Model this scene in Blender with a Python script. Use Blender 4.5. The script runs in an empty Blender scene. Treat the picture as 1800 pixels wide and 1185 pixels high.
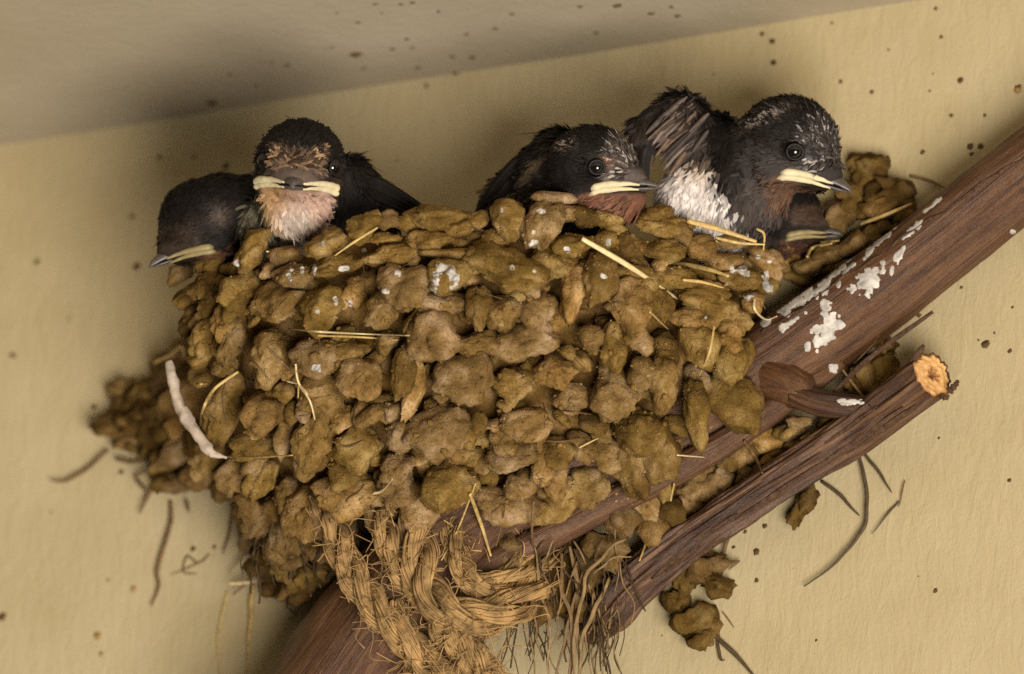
import bpy, bmesh, math, random
import numpy as np
from mathutils import Vector, Matrix
from mathutils.bvhtree import BVHTree

random.seed(7)
rng = np.random.default_rng(11)
SC = bpy.context.scene

# ------------------------------------------------------------------ camera
S = 0.00014                       # metres per photograph pixel at the nest
D = 17857.0                       # camera distance in those units (2.5 m)
TH, PS = math.radians(22.0), math.radians(21.5)     # camera looks up and to the left
F = np.array([-math.sin(PS) * math.cos(TH), math.cos(PS) * math.cos(TH), math.sin(TH)])
R = np.array([math.cos(PS), math.sin(PS), 0.0])
U = np.cross(R, F)
ORG = np.array([0.0, 0.0, 2.5])
CAMPOS = ORG - F * D * S
cam = bpy.data.cameras.new('camera')
cam_ob = bpy.data.objects.new('camera', cam)
SC.collection.objects.link(cam_ob)
cam_ob.matrix_world = Matrix(((R[0], U[0], -F[0], CAMPOS[0]), (R[1], U[1], -F[1], CAMPOS[1]),
                              (R[2], U[2], -F[2], CAMPOS[2]), (0, 0, 0, 1)))
cam.sensor_width = 36.0
cam.lens = 36.0 * D / 1800.0
cam.clip_start, cam.clip_end = 0.05, 100.0
cam.dof.use_dof = True
cam.dof.focus_distance = (D + 40) * S
cam.dof.aperture_fstop = 9.0
SC.camera = cam_ob

# ------------------------------------------------------------------ light
world = bpy.data.worlds.new('World')
SC.world = world
world.use_nodes = True
bg = world.node_tree.nodes['Background']
bg.inputs['Color'].default_value = (1.0, 0.93, 0.80, 1)
bg.inputs['Strength'].default_value = 0.035

def to_world(v):
    v = np.atleast_2d(np.asarray(v, float))
    return ORG + S * (v[:, :1] * R + v[:, 1:2] * U - v[:, 2:3] * F)

def area(name, frm, to, size, watts, col):
    l = bpy.data.lights.new(name, 'AREA')
    l.shape = 'DISK'; l.size = size; l.energy = watts; l.color = col
    o = bpy.data.objects.new(name, l)
    SC.collection.objects.link(o)
    o.location = frm
    o.rotation_euler = (Vector(to) - Vector(frm)).to_track_quat('-Z', 'Y').to_euler()
    return o
# light thrown up under the eave from the sunlit ground in front, a little to the right
area('ground_bounce_light', (1.10, -1.52, 1.18), (0.0, 0.05, 2.5), 1.15, 86.0, (1.0, 0.925, 0.82))

SC.render.engine = 'CYCLES'
SC.cycles.use_denoising = False
SC.cycles.max_bounces = 6
vs = SC.view_settings
vs.view_transform = 'Standard'; vs.look = 'None'; vs.exposure = 0.0; vs.gamma = 1.0
vs.use_curve_mapping = False

# ------------------------------------------------------------------ helpers
def V(x, y, d=0.0):
    """point seen at photo pixel (x, y) at depth d (towards the camera), in view axes"""
    k = (D - d) / D
    return np.array([(x - 900.0) * k, (592.5 - y) * k, d])

def nrm(a):
    a = np.asarray(a, float)
    return a / (np.linalg.norm(a, axis=-1, keepdims=True) + 1e-12)

def _hash(ix, iy, iz, seed):
    h = (ix.astype(np.int64) * 374761393 + iy.astype(np.int64) * 668265263 +
         iz.astype(np.int64) * 2147483647 + seed * 1274126177) & 0xFFFFFFFF
    h = ((h ^ (h >> 13)) * 1274126177) & 0xFFFFFFFF
    h = ((h ^ (h >> 16)) * 2246822519) & 0xFFFFFFFF
    return ((h ^ (h >> 15)) & 0xFFFF) / 32767.5 - 1.0

def noise(p, seed=0):
    p = np.asarray(p, float)
    i = np.floor(p); f = p - i
    w = f * f * f * (f * (f * 6 - 15) + 10)
    i = i.astype(np.int64)
    r = 0
    for a in (0, 1):
        wx = w[..., 0] if a else 1 - w[..., 0]
        for b in (0, 1):
            wy = w[..., 1] if b else 1 - w[..., 1]
            for c in (0, 1):
                wz = w[..., 2] if c else 1 - w[..., 2]
                r = r + wx * wy * wz * _hash(i[..., 0] + a, i[..., 1] + b, i[..., 2] + c, seed)
    return r

def surfnet(fn, lo, hi, h):
    lo = np.asarray(lo, float); hi = np.asarray(hi, float)
    n = np.ceil((hi - lo) / h).astype(int) + 1
    g = [lo[k] + h * np.arange(n[k]) for k in range(3)]
    P = np.stack(np.meshgrid(*g, indexing='ij'), -1)
    val = fn(P.reshape(-1, 3)).reshape(n)
    ins = val < 0
    acc = np.zeros(tuple(n - 1) + (3,)); cnt = np.zeros(tuple(n - 1))
    corners = [(a, b, c) for a in (0, 1) for b in (0, 1) for c in (0, 1)]
    def cv(arr, c): return arr[c[0]:n[0] - 1 + c[0], c[1]:n[1] - 1 + c[1], c[2]:n[2] - 1 + c[2]]
    for c in corners:
        for ax in range(3):
            if c[ax]: continue
            e = list(c); e[ax] = 1
            a, b = cv(val, c), cv(val, e)
            m = (a < 0) != (b < 0)
            t = np.where(m, a / np.where(m, a - b, 1), 0)
            for k in range(3):
                acc[..., k] += np.where(m, c[k] + (t if k == ax else 0), 0)
            cnt += m
    act = cnt > 0
    idx = -np.ones(act.shape, int); idx[act] = np.arange(act.sum())
    cells = np.argwhere(act)
    verts = lo + h * (cells + acc[act] / cnt[act][:, None])
    faces = []
    for ax in range(3):
        o1, o2 = (ax + 1) % 3, (ax + 2) % 3
        sl_a = [slice(None)] * 3; sl_b = [slice(None)] * 3
        sl_a[ax] = slice(0, n[ax] - 1); sl_b[ax] = slice(1, n[ax])
        for k in (o1, o2):
            sl_a[k] = slice(1, n[k] - 1); sl_b[k] = slice(1, n[k] - 1)
        a, b = ins[tuple(sl_a)], ins[tuple(sl_b)]
        e = np.argwhere(a != b)
        fl = a[tuple(e.T)]
        base = e.copy(); base[:, o1] += 1; base[:, o2] += 1
        def cid(d1, d2):
            q = base.copy(); q[:, o1] += d1; q[:, o2] += d2
            return idx[tuple(q.T)]
        q = np.stack([cid(-1, -1), cid(0, -1), cid(0, 0), cid(-1, 0)], 1)
        q[~fl] = q[~fl][:, ::-1]
        faces.append(q)
    f = np.concatenate(faces)
    f = f[(f >= 0).all(1)]
    return verts, f

def root(name, view_pt, label=None, cat=None, group=None):
    o = bpy.data.objects.new(name, None)
    o.empty_display_size = 0.005
    SC.collection.objects.link(o)
    o.location = to_world(view_pt)[0]
    if label: o['label'] = label
    if cat: o['category'] = cat
    if group: o['group'] = group
    return o

SURF = []       # meshes that later pieces are laid on

def mk(name, verts, faces, mat, parent=None, col=None, smooth=True, world_space=False, surf=None, kind=None, grain=None):
    W = np.asarray(verts, float) if world_space else to_world(verts)
    c = W.mean(0)
    me = bpy.data.meshes.new(name)
    if isinstance(faces, np.ndarray) and faces.shape[1] == 4 or not isinstance(faces, np.ndarray):
        me.from_pydata((W - c).tolist(), [], faces.tolist() if isinstance(faces, np.ndarray) else faces)
    else:
        me.from_pydata((W - c).tolist(), [], faces.tolist())
    if smooth:
        me.polygons.foreach_set('use_smooth', [True] * len(me.polygons))
    if col is not None:
        at = me.color_attributes.new('Col', 'FLOAT_COLOR', 'POINT')
        cc = np.ones((len(W), 4), np.float32); cc[:, :3] = np.clip(col, 0, 1)
        at.data.foreach_set('color', cc.ravel())
    if grain is not None:
        ga = me.attributes.new('grain', 'FLOAT_VECTOR', 'POINT')
        ga.data.foreach_set('vector', np.asarray(grain, np.float32).ravel())
    me.materials.append(mat)
    me.update()
    o = bpy.data.objects.new(name, me)
    SC.collection.objects.link(o)
    if parent is not None:
        o.parent = parent
        off = np.array(parent.location)
        p = parent.parent
        while p is not None:
            off = off + np.array(p.location); p = p.parent
        o.location = c - off
    else:
        o.location = c
    if kind: o['kind'] = kind
    if surf is not None:
        fl = faces.tolist() if isinstance(faces, np.ndarray) else faces
        surf.append((W, fl))
    return o

def bvh(surfs):
    vs_, fs_ = [], []; n = 0
    for W, f in surfs:
        vs_.extend(W.tolist()); fs_.extend([[i + n for i in q] for q in f]); n += len(W)
    return BVHTree.FromPolygons(vs_, fs_)

def to_view(w):
    q = (np.asarray(w) - ORG) / S
    return np.array([q @ R, q @ U, -(q @ F)])

def hit(tree, x, y):
    t = to_world(V(x, y, 0))[0]
    dr = nrm(t - CAMPOS)
    loc, no, i, dist = tree.ray_cast(Vector(CAMPOS), Vector(dr))
    if loc is None: return None, None
    nv = np.array([np.dot(no, R), np.dot(no, U), -np.dot(no, F)])
    if nv[2] < 0: nv = -nv
    return to_view(np.array(loc)), nv

def catmull(pts, n):
    P = np.asarray(pts, float)
    if len(P) == 2:
        t = np.linspace(0, 1, n)[:, None]
        return P[0] * (1 - t) + P[1] * t
    P = np.vstack([2 * P[0] - P[1], P, 2 * P[-1] - P[-2]])
    m = len(P) - 3
    t = np.linspace(0, m - 1e-6, n)
    i = t.astype(int); f = (t - i)[:, None]
    a, b, c, d = P[i], P[i + 1], P[i + 2], P[i + 3]
    return 0.5 * (2 * b + (c - a) * f + (2 * a - 5 * b + 4 * c - d) * f ** 2 + (3 * b - a - 3 * c + d) * f ** 3)

def frames(path):
    T = nrm(np.gradient(path, axis=0))
    n0 = np.cross(T[0], [0.13, 0.2, 1.0]); n0 /= np.linalg.norm(n0)
    N = [n0]
    for i in range(1, len(path)):
        v = N[-1] - T[i] * (N[-1] @ T[i]); N.append(v / np.linalg.norm(v))
    N = np.array(N)
    return T, N, np.cross(T, N)

def tube(path, rad, seg=8, flat=1.0, cap=True):
    path = np.asarray(path, float); n = len(path)
    rad = np.broadcast_to(np.asarray(rad, float), (n,))
    T, N, B = frames(path)
    a = np.linspace(0, 2 * math.pi, seg, endpoint=False)
    v = path[:, None] + rad[:, None, None] * (np.cos(a)[None, :, None] * N[:, None] + flat * np.sin(a)[None, :, None] * B[:, None])
    v = v.reshape(-1, 3)
    f = []
    for i in range(n - 1):
        for j in range(seg):
            k = (j + 1) % seg
            f.append([i * seg + j, i * seg + k, (i + 1) * seg + k, (i + 1) * seg + j])
    if cap:
        f.append(list(range(seg))[::-1]); f.append([(n - 1) * seg + j for j in range(seg)])
    return v, f

def join(parts):
    vs_, fs_ = [], []; n = 0
    for v, f in parts:
        vs_.append(np.asarray(v)); fs_.extend([[i + n for i in q] for q in f]); n += len(v)
    return np.vstack(vs_), fs_

# ------------------------------------------------------------------ materials
def mat(name, build):
    m = bpy.data.materials.new(name); m.use_nodes = True
    nt = m.node_tree
    b = nt.nodes['Principled BSDF']
    build(nt, b)
    return m

def nd(nt, t, **kw):
    n = nt.nodes.new(t)
    for k, v in kw.items():
        if k in n.inputs: n.inputs[k].default_value = v
        else: setattr(n, k, v)
    return n

def pos(nt, scale=(1, 1, 1), rot=(0, 0, 0)):
    g = nd(nt, 'ShaderNodeNewGeometry')
    mp = nd(nt, 'ShaderNodeMapping')
    mp.inputs['Scale'].default_value = scale; mp.inputs['Rotation'].default_value = rot
    nt.links.new(g.outputs['Position'], mp.inputs['Vector'])
    return mp.outputs['Vector']

def nz(nt, vec, scale, detail=4.0, rough=0.55, dist=0.0):
    n = nd(nt, 'ShaderNodeTexNoise')
    n.inputs['Scale'].default_value = scale; n.inputs['Detail'].default_value = detail
    n.inputs['Roughness'].default_value = rough; n.inputs['Distortion'].default_value = dist
    nt.links.new(vec, n.inputs['Vector'])
    return n.outputs['Fac']

def ramp(nt, fac, stops):
    r = nd(nt, 'ShaderNodeValToRGB')
    e = r.color_ramp.elements
    while len(e) < len(stops): e.new(0.5)
    for k, (p, c) in enumerate(stops):
        e[k].position = p; e[k].color = (c[0], c[1], c[2], 1)
    nt.links.new(fac, r.inputs['Fac'])
    return r.outputs['Color']

def mixc(nt, fac, a, b, blend='MIX'):
    m = nd(nt, 'ShaderNodeMix', data_type='RGBA', blend_type=blend)
    for sock, v in ((m.inputs[0], fac), (m.inputs[6], a), (m.inputs[7], b)):
        if hasattr(v, 'is_output'): nt.links.new(v, sock)
        else: sock.default_value = v if not isinstance(v, tuple) else (v[0], v[1], v[2], 1)
    return m.outputs[2]

def bump(nt, b, hts):
    prev = None
    for h, st, dist in hts:
        n = nd(nt, 'ShaderNodeBump')
        n.inputs['Strength'].default_value = st; n.inputs['Distance'].default_value = dist
        nt.links.new(h, n.inputs['Height'])
        if prev: nt.links.new(prev, n.inputs['Normal'])
        prev = n.outputs['Normal']
    nt.links.new(prev, b.inputs['Normal'])

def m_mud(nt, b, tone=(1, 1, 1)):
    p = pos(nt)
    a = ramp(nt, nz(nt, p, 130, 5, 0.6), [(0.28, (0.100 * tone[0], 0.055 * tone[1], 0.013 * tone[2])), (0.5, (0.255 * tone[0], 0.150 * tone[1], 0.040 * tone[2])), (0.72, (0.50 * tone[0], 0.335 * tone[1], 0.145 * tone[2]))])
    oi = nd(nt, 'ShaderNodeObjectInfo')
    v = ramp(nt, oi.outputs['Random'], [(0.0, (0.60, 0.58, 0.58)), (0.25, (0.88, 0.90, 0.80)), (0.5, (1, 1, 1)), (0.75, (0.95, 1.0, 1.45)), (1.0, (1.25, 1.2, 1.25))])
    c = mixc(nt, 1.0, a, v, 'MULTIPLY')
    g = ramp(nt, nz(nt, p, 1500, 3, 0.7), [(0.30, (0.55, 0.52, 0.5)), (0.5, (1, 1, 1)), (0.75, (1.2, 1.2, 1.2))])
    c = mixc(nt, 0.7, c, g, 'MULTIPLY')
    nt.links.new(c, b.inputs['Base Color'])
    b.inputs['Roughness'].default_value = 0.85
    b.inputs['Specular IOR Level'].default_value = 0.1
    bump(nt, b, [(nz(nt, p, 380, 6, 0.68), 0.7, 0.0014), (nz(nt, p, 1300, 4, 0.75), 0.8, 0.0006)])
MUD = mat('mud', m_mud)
MUD_DARK = mat('dark_mud', lambda nt, b: m_mud(nt, b, (0.62, 0.60, 0.55)))  # same mud in a darker tone, for the cup and deeper lumps

def m_wall(nt, b):
    p = pos(nt)
    a = ramp(nt, nz(nt, p, 9, 4, 0.6), [(0.3, (0.45, 0.362, 0.200)), (0.7, (0.52, 0.432, 0.262))])
    st = ramp(nt, nz(nt, p, 55, 5, 0.6), [(0.35, (0.94, 0.93, 0.9)), (0.65, (1.0, 1.0, 1.0))])
    c = mixc(nt, 1.0, a, st, 'MULTIPLY')
    sm = ramp(nt, nz(nt, p, 24, 6, 0.7, 0.6), [(0.56, (0, 0, 0)), (0.74, (1, 1, 1))])
    sep = nd(nt, 'ShaderNodeMath', operation='MULTIPLY'); nt.links.new(sm, sep.inputs[0]); sep.inputs[1].default_value = 0.30
    c = mixc(nt, sep.outputs[0], c, (0.36, 0.265, 0.10))
    nt.links.new(c, b.inputs['Base Color'])
    b.inputs['Roughness'].default_value = 0.75
    b.inputs['Specular IOR Level'].default_value = 0.2
    q = pos(nt, (1.0, 1.0, 0.30), (0, math.radians(24), 0))
    bump(nt, b, [(nz(nt, q, 330, 5, 0.62, 0.8), 0.36, 0.0012), (nz(nt, p, 900, 3, 0.6), 0.25, 0.0004)])
WALL = mat('yellow_plaster', m_wall)

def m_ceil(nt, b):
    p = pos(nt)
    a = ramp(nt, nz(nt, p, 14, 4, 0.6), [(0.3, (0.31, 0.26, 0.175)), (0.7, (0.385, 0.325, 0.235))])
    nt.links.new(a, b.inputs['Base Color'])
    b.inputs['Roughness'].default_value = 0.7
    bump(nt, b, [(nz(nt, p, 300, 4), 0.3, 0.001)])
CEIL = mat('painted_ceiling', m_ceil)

def m_bark(nt, b, c0, c1, c2, along=True, fine=900.0, tint=False):
    if along:
        q = nd(nt, 'ShaderNodeAttribute', attribute_name='grain').outputs['Vector']
    else:
        q = pos(nt)
    p = pos(nt)
    a = ramp(nt, nz(nt, q, 620, 6, 0.68, 0.3), [(0.28, c0), (0.5, c1), (0.75, c2)])
    g = ramp(nt, nz(nt, p, 90, 5, 0.65), [(0.3, (0.72, 0.66, 0.62)), (0.6, (1.0, 1.0, 1.0)), (0.8, (1.2, 1.16, 1.1))])
    cc = mixc(nt, 1.0, a, g, 'MULTIPLY')
    if tint:
        at = nd(nt, 'ShaderNodeAttribute', attribute_name='Col')
        cc = mixc(nt, 1.0, cc, at.outputs['Color'], 'MULTIPLY')
    nt.links.new(cc, b.inputs['Base Color'])
    b.inputs['Roughness'].default_value = 0.45
    b.inputs['Specular IOR Level'].default_value = 0.35
    bump(nt, b, [(nz(nt, q, 700, 6, 0.7), 0.8, 0.0012), (nz(nt, p, fine, 3, 0.6), 0.25, 0.0003)])
BARK = mat('red_brown_bark', lambda nt, b: m_bark(nt, b, (0.034, 0.013, 0.005), (0.102, 0.044, 0.017), (0.185, 0.095, 0.042)))
BARK_T = mat('weathered_bark', lambda nt, b: m_bark(nt, b, (0.034, 0.013, 0.005), (0.102, 0.044, 0.017), (0.185, 0.095, 0.042), tint=True))
BARK_BIT = mat('bark_bits', lambda nt, b: m_bark(nt, b, (0.030, 0.014, 0.008), (0.085, 0.042, 0.021), (0.17, 0.095, 0.05), along=False))
BARK2 = mat('rough_brown_bark', lambda nt, b: m_bark(nt, b, (0.022, 0.010, 0.007), (0.080, 0.038, 0.020), (0.24, 0.13, 0.062)))

def m_plain(col, rough=0.6, var=0.25, scale=500, spec=0.3, bmp=0.3):
    def f(nt, b):
        p = pos(nt)
        n = nz(nt, p, scale, 4, 0.6)
        c = ramp(nt, n, [(0.3, tuple(x * (1 - var) for x in col)), (0.7, tuple(min(1, x * (1 + var)) for x in col))])
        nt.links.new(c, b.inputs['Base Color'])
        b.inputs['Roughness'].default_value = rough
        b.inputs['Specular IOR Level'].default_value = spec
        if bmp: bump(nt, b, [(n, bmp, 0.0004)])
    return f
STRAW = mat('dry_straw', m_plain((0.52, 0.36, 0.13), 0.45, 0.3, 700, 0.4))
STRAW_PALE = mat('pale_straw', m_plain((0.72, 0.56, 0.30), 0.4, 0.2, 700, 0.45))
STRAW_DARK = mat('brown_root', m_plain((0.15, 0.085, 0.035), 0.6, 0.35, 600))
BAST = mat('brown_bast', m_plain((0.20, 0.125, 0.05), 0.6, 0.4, 500, 0.3))
ROOT = mat('dark_root', m_plain((0.055, 0.033, 0.014), 0.7, 0.35, 600, 0.2))
GRASS = mat('faded_grass', m_plain((0.080, 0.055, 0.028), 0.6, 0.3, 600))
ROPE = mat('jute', m_plain((0.33, 0.205, 0.085), 0.85, 0.55, 200, 0.1))
LIME = mat('white_dropping', m_plain((0.47, 0.435, 0.39), 0.8, 0.45, 380, 0.1, 0.12))
PLUME = mat('pale_down', m_plain((0.46, 0.375, 0.30), 0.85, 0.35, 320, 0.1, 0.4))
SPECK = mat('mud_speck', m_plain((0.10, 0.060, 0.022), 0.85, 0.3, 900, 0.15))
SPECK_TAN = mat('tan_speck', m_plain((0.33, 0.20, 0.075), 0.85, 0.2, 900, 0.15))
BILL = mat('dark_bill', m_plain((0.085, 0.070, 0.064), 0.38, 0.3, 900, 0.5, 0.15))
GAPE = mat('cream_gape', m_plain((0.62, 0.535, 0.34), 0.5, 0.16, 260, 0.3, 0.3))
GAPE_DIM = mat('shaded_gape', m_plain((0.25, 0.195, 0.088), 0.45, 0.12, 500, 0.4, 0.15))  # darker gape for the two shaded chicks, shade put into the colour
def m_eye(nt, b):
    b.inputs['Base Color'].default_value = (0.006, 0.005, 0.005, 1)
    b.inputs['Roughness'].default_value = 0.08
    b.inputs['Specular IOR Level'].default_value = 0.7
EYE = mat('black_eye', m_eye)
RING = mat('grey_eyelid', m_plain((0.014, 0.011, 0.010), 0.6, 0.2, 900))

def m_col(nt, b):
    at = nd(nt, 'ShaderNodeAttribute', attribute_name='Col')
    p = pos(nt)
    g = ramp(nt, nz(nt, p, 700, 3, 0.6), [(0.3, (0.75, 0.75, 0.75)), (0.7, (1.15, 1.15, 1.15))])
    nt.links.new(mixc(nt, 1.0, at.outputs['Color'], g, 'MULTIPLY'), b.inputs['Base Color'])
    b.inputs['Roughness'].default_value = 0.7
    b.inputs['Specular IOR Level'].default_value = 0.18
SKIN = mat('bird_skin', m_col)
PLUM = mat('feather', m_col)

def m_cut(nt, b):
    tc = nd(nt, 'ShaderNodeAttribute', attribute_name='Col')
    p = pos(nt)
    g = ramp(nt, nz(nt, p, 600, 4, 0.6), [(0.3, (0.7, 0.6, 0.5)), (0.7, (1.1, 1.1, 1.1))])
    nt.links.new(mixc(nt, 1.0, tc.outputs['Color'], g, 'MULTIPLY'), b.inputs['Base Color'])
    b.inputs['Roughness'].default_value = 0.7
    bump(nt, b, [(nz(nt, p, 900, 4), 0.6, 0.0005)])
CUT = mat('cut_wood', m_cut)

# ------------------------------------------------------------------ wall and ceiling
WDIST = -520.0        # depth of the wall at pixel (800, 650)
wall_y = to_world(V(800, 650, WDIST))[0][1]
def ray(x, y):
    t = to_world(V(x, y, 0))[0]
    return nrm(t - CAMPOS)
def wall_at(x, y):
    r = ray(x, y)
    return CAMPOS + r * (wall_y - CAMPOS[1]) / r[1]
def wall_d(x, y):
    return to_view(wall_at(x, y))[2]
ceil_z = (wall_at(0, 251)[2] + wall_at(880, 124)[2]) / 2
def ceil_at(x, y):
    r = ray(x, y)
    return CAMPOS + r * (ceil_z - CAMPOS[2]) / r[2]

def grid_sheet(name, o, e1, e2, n1, n2, m, amp, seed, nv):
    a = np.linspace(0, 1, n1); b = np.linspace(0, 1, n2)
    A, B = np.meshgrid(a, b, indexing='ij')
    P = o + A[..., None] * e1 + B[..., None] * e2
    P = P.reshape(-1, 3)
    P = P + nv * (amp * noise(P * 14, seed))[:, None]
    f = [[i * n2 + j, (i + 1) * n2 + j, (i + 1) * n2 + j + 1, i * n2 + j + 1] for i in range(n1 - 1) for j in range(n2 - 1)]
    o_ = mk(name, P, f, m, world_space=True)
    o_['kind'] = 'structure'
    return o_
wall_ob = grid_sheet('wall', np.array([-1.2, wall_y, ceil_z - 1.6]), np.array([2.4, 0, 0]), np.array([0, 0, 1.602]), 90, 60, WALL, 0.0006, 3, np.array([0, 1.0, 0]))
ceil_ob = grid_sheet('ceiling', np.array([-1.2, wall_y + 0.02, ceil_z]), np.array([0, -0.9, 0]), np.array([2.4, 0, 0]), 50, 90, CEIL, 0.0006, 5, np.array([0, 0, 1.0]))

# ------------------------------------------------------------------ branches
def bark_tube(pts, rads, n, seg, amp, seed, groove=0.0, endn=None):
    path = catmull(pts, n)
    rad = catmull(np.c_[rads, np.zeros(len(rads)), np.zeros(len(rads))], n)[:, 0]
    T, N, B = frames(path)
    a = np.linspace(0, 2 * math.pi, seg, endpoint=False)
    L = np.r_[0, np.cumsum(np.linalg.norm(np.diff(path, axis=0), axis=1))]
    LL, AA = np.meshgrid(L, a, indexing='ij')
    q = np.stack([LL / 260.0, np.cos(AA) * 1.6, np.sin(AA) * 1.6], -1)
    q2 = np.stack([LL / 120.0, np.cos(AA) * 5, np.sin(AA) * 5], -1)
    q3 = np.stack([LL / 40.0, np.cos(AA) * 9, np.sin(AA) * 9], -1)
    r = rad[:, None] * (1 + amp * noise(q, seed) + groove * noise(q2, seed + 1) + 0.4 * groove * noise(q3, seed + 2))
    v = path[:, None] + r[..., None] * (np.cos(a)[None, :, None] * N[:, None] + np.sin(a)[None, :, None] * B[:, None])
    if endn is not None:          # shear the last rings onto the sawn plane
        en = nrm(endn); m = 26
        for k in range(m):
            i = n - m + k; w = (k + 1) / m
            off = v[i] - path[i]
            s = (off @ en) / (T[i] @ en)
            v[i] = path[i] + off - w * s[:, None] * T[i]
    f = []
    for i in range(n - 1):
        for j in range(seg):
            k = (j + 1) % seg
            f.append([i * seg + j, i * seg + k, (i + 1) * seg + k, (i + 1) * seg + j])
    c0 = len(v.reshape(-1, 3))
    vv = np.vstack([v.reshape(-1, 3), path[0] - T[0] * rads[0] * 0.5, path[-1]])
    for j in range(seg):
        k = (j + 1) % seg
        f.append([c0, k, j]); f.append([c0 + 1, (n - 1) * seg + j, (n - 1) * seg + k])
    gr = np.stack([LL * 0.055, rad[:, None] * np.cos(AA), rad[:, None] * np.sin(AA)], -1).reshape(-1, 3) * S + seed * 0.013
    gr = np.vstack([gr, gr[:1], gr[-1:]])
    global GRAIN
    GRAIN = gr
    return vv, f, v[-1], path, rad

limb_ctrl = [(2100, 75, -120), (1800, 308, -150), (1600, 468, -165), (1400, 612, -190), (1200, 738, -200), (1000, 835, -190), (850, 915, -185), (760, 1000, -180), (690, 1115, -185), (600, 1255, -190), (470, 1440, -200)]
limb_r = [68, 71, 72, 78, 79, 83, 92, 112, 138, 148, 150]
limb = root('tree_limb', V(760, 1000, -180), 'thick reddish brown limb running from lower left up to the right edge, splashed white', 'branch')
lv, lf, _, limb_path, limb_rad = bark_tube([V(*p) for p in limb_ctrl], limb_r, 300, 72, 0.05, 21, 0.028)
LIMB_S = []
px_ = lv[:, 0] + 900; py_ = 592.5 - lv[:, 1]
wx = noise(lv / np.array([60, 60, 60.0]), 15)
side = (588 - py_) - (px_ - 1340) * -0.684 - 0 * wx          # above the long crack the bark is weathered olive
side = ((1340 - px_) * 0.684 + (588 - py_)) * 0.82 + 5 * wx
olv = np.clip((side + 3) / 6.0, 0, 1) * np.clip((px_ - 1300) / 60, 0, 1)
pat = np.clip(0.5 + 1.6 * noise(lv / 38.0, 16) + 0.8 * noise(lv / 12.0, 17), 0, 1)
tc_ = np.ones((len(lv), 3)) * np.array([1.05, 0.98, 0.92])
tc_ = tc_ * (1 - olv[:, None]) + olv[:, None] * (np.array([1.0, 1.35, 1.2]) * (1 - pat[:, None]) + pat[:, None] * np.array([1.9, 2.5, 2.6]))
mk('trunk', lv, lf, BARK_T, limb, tc_, surf=LIMB_S, grain=GRAIN)
# the long drying crack between weathered and red bark
_t = bvh(LIMB_S)
pp = []
for xx in np.linspace(1338, 1830, 60):
    h_, n_ = hit(_t, xx, 588 - (xx - 1340) * 0.684 + 3 * math.sin(xx * 0.05) + 2 * math.sin(xx * 0.13))
    if h_ is not None: pp.append(h_ + n_ * 0.4)
v, f = tube(np.array(pp), 2.2 + 1.2 * np.sin(np.arange(len(pp)) * 0.9), 6)
mk('bark_crack', v, f, BARK_BIT, limb)
# raised collar where a side shoot broke off, and the broken stub in it
kv, kf, _, _, _ = bark_tube([V(1335, 655, -178), V(1375, 672, -140), V(1412, 688, -112), V(1424, 695, -104)], [50, 42, 30, 14], 40, 36, 0.14, 33, 0.07)
mk('knot_collar', kv, kf, BARK_T, limb, np.ones((len(kv), 3)) * np.array([1.25, 1.2, 1.15]), surf=LIMB_S, grain=GRAIN)
sv, sf, _, _, _ = bark_tube([V(1396, 692, -110), V(1440, 708, -92), V(1500, 716, -80), V(1518, 716, -76)], [21, 24, 23, 21], 50, 36, 0.16, 35, 0.14)
mk('broken_stub', sv, sf, BARK2, limb, surf=LIMB_S, grain=GRAIN)
# a strip of bark lifting along the under edge, and the rounded ridge below it
path = catmull([V(*p) for p in [(1640, 548, -92), (1530, 628, -100), (1465, 690, -110)]], 30)
v, f = tube(path, 5 * (0.5 + 0.5 * np.sin(np.linspace(0.25, 2.9, 30))), 8, 0.5)
mk('bark_strip', v, f, BARK_BIT, limb)
v, f, _, _, _ = bark_tube([V(1480, 640, -150), V(1400, 690, -140), V(1290, 768, -128), V(1190, 826, -124), V(1080, 880, -118), V(960, 945, -112), V(860, 998, -108), V(800, 1040, -112)], [12, 22, 24, 25, 25, 26, 27, 20], 120, 32, 0.06, 77, 0.04)
mk('bark_ridge', v, f, BARK, limb, surf=LIMB_S, grain=GRAIN)

cut = root('cut_branch', V(1050, 1100, -130), 'thin rough brown branch with a pale sawn end, below the thick limb', 'branch')
CUTN = nrm(np.array([0.62, 0.34, 0.72]))
cv_, cf_, ring, cpath, crad = bark_tube([V(1030, 1120, -150), V(1064, 1086, -140), V(1110, 1032, -130), V(1200, 957, -120), V(1290, 897, -112), V(1380, 838, -105), V(1500, 760, -92), V(1592, 694, -64), V(1641, 659, -42)], [20, 36, 37, 34, 32, 33, 36, 38, 38], 320, 120, 0.09, 51, 0.17, CUTN)
cv_ = cv_[:-1]
cf_ = [q for q in cf_ if len(q) == 4 or max(q) < len(cv_)]
bark_ob = mk('bark', cv_, cf_, BARK2, cut, surf=LIMB_S, grain=GRAIN[:len(cv_)])
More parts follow.
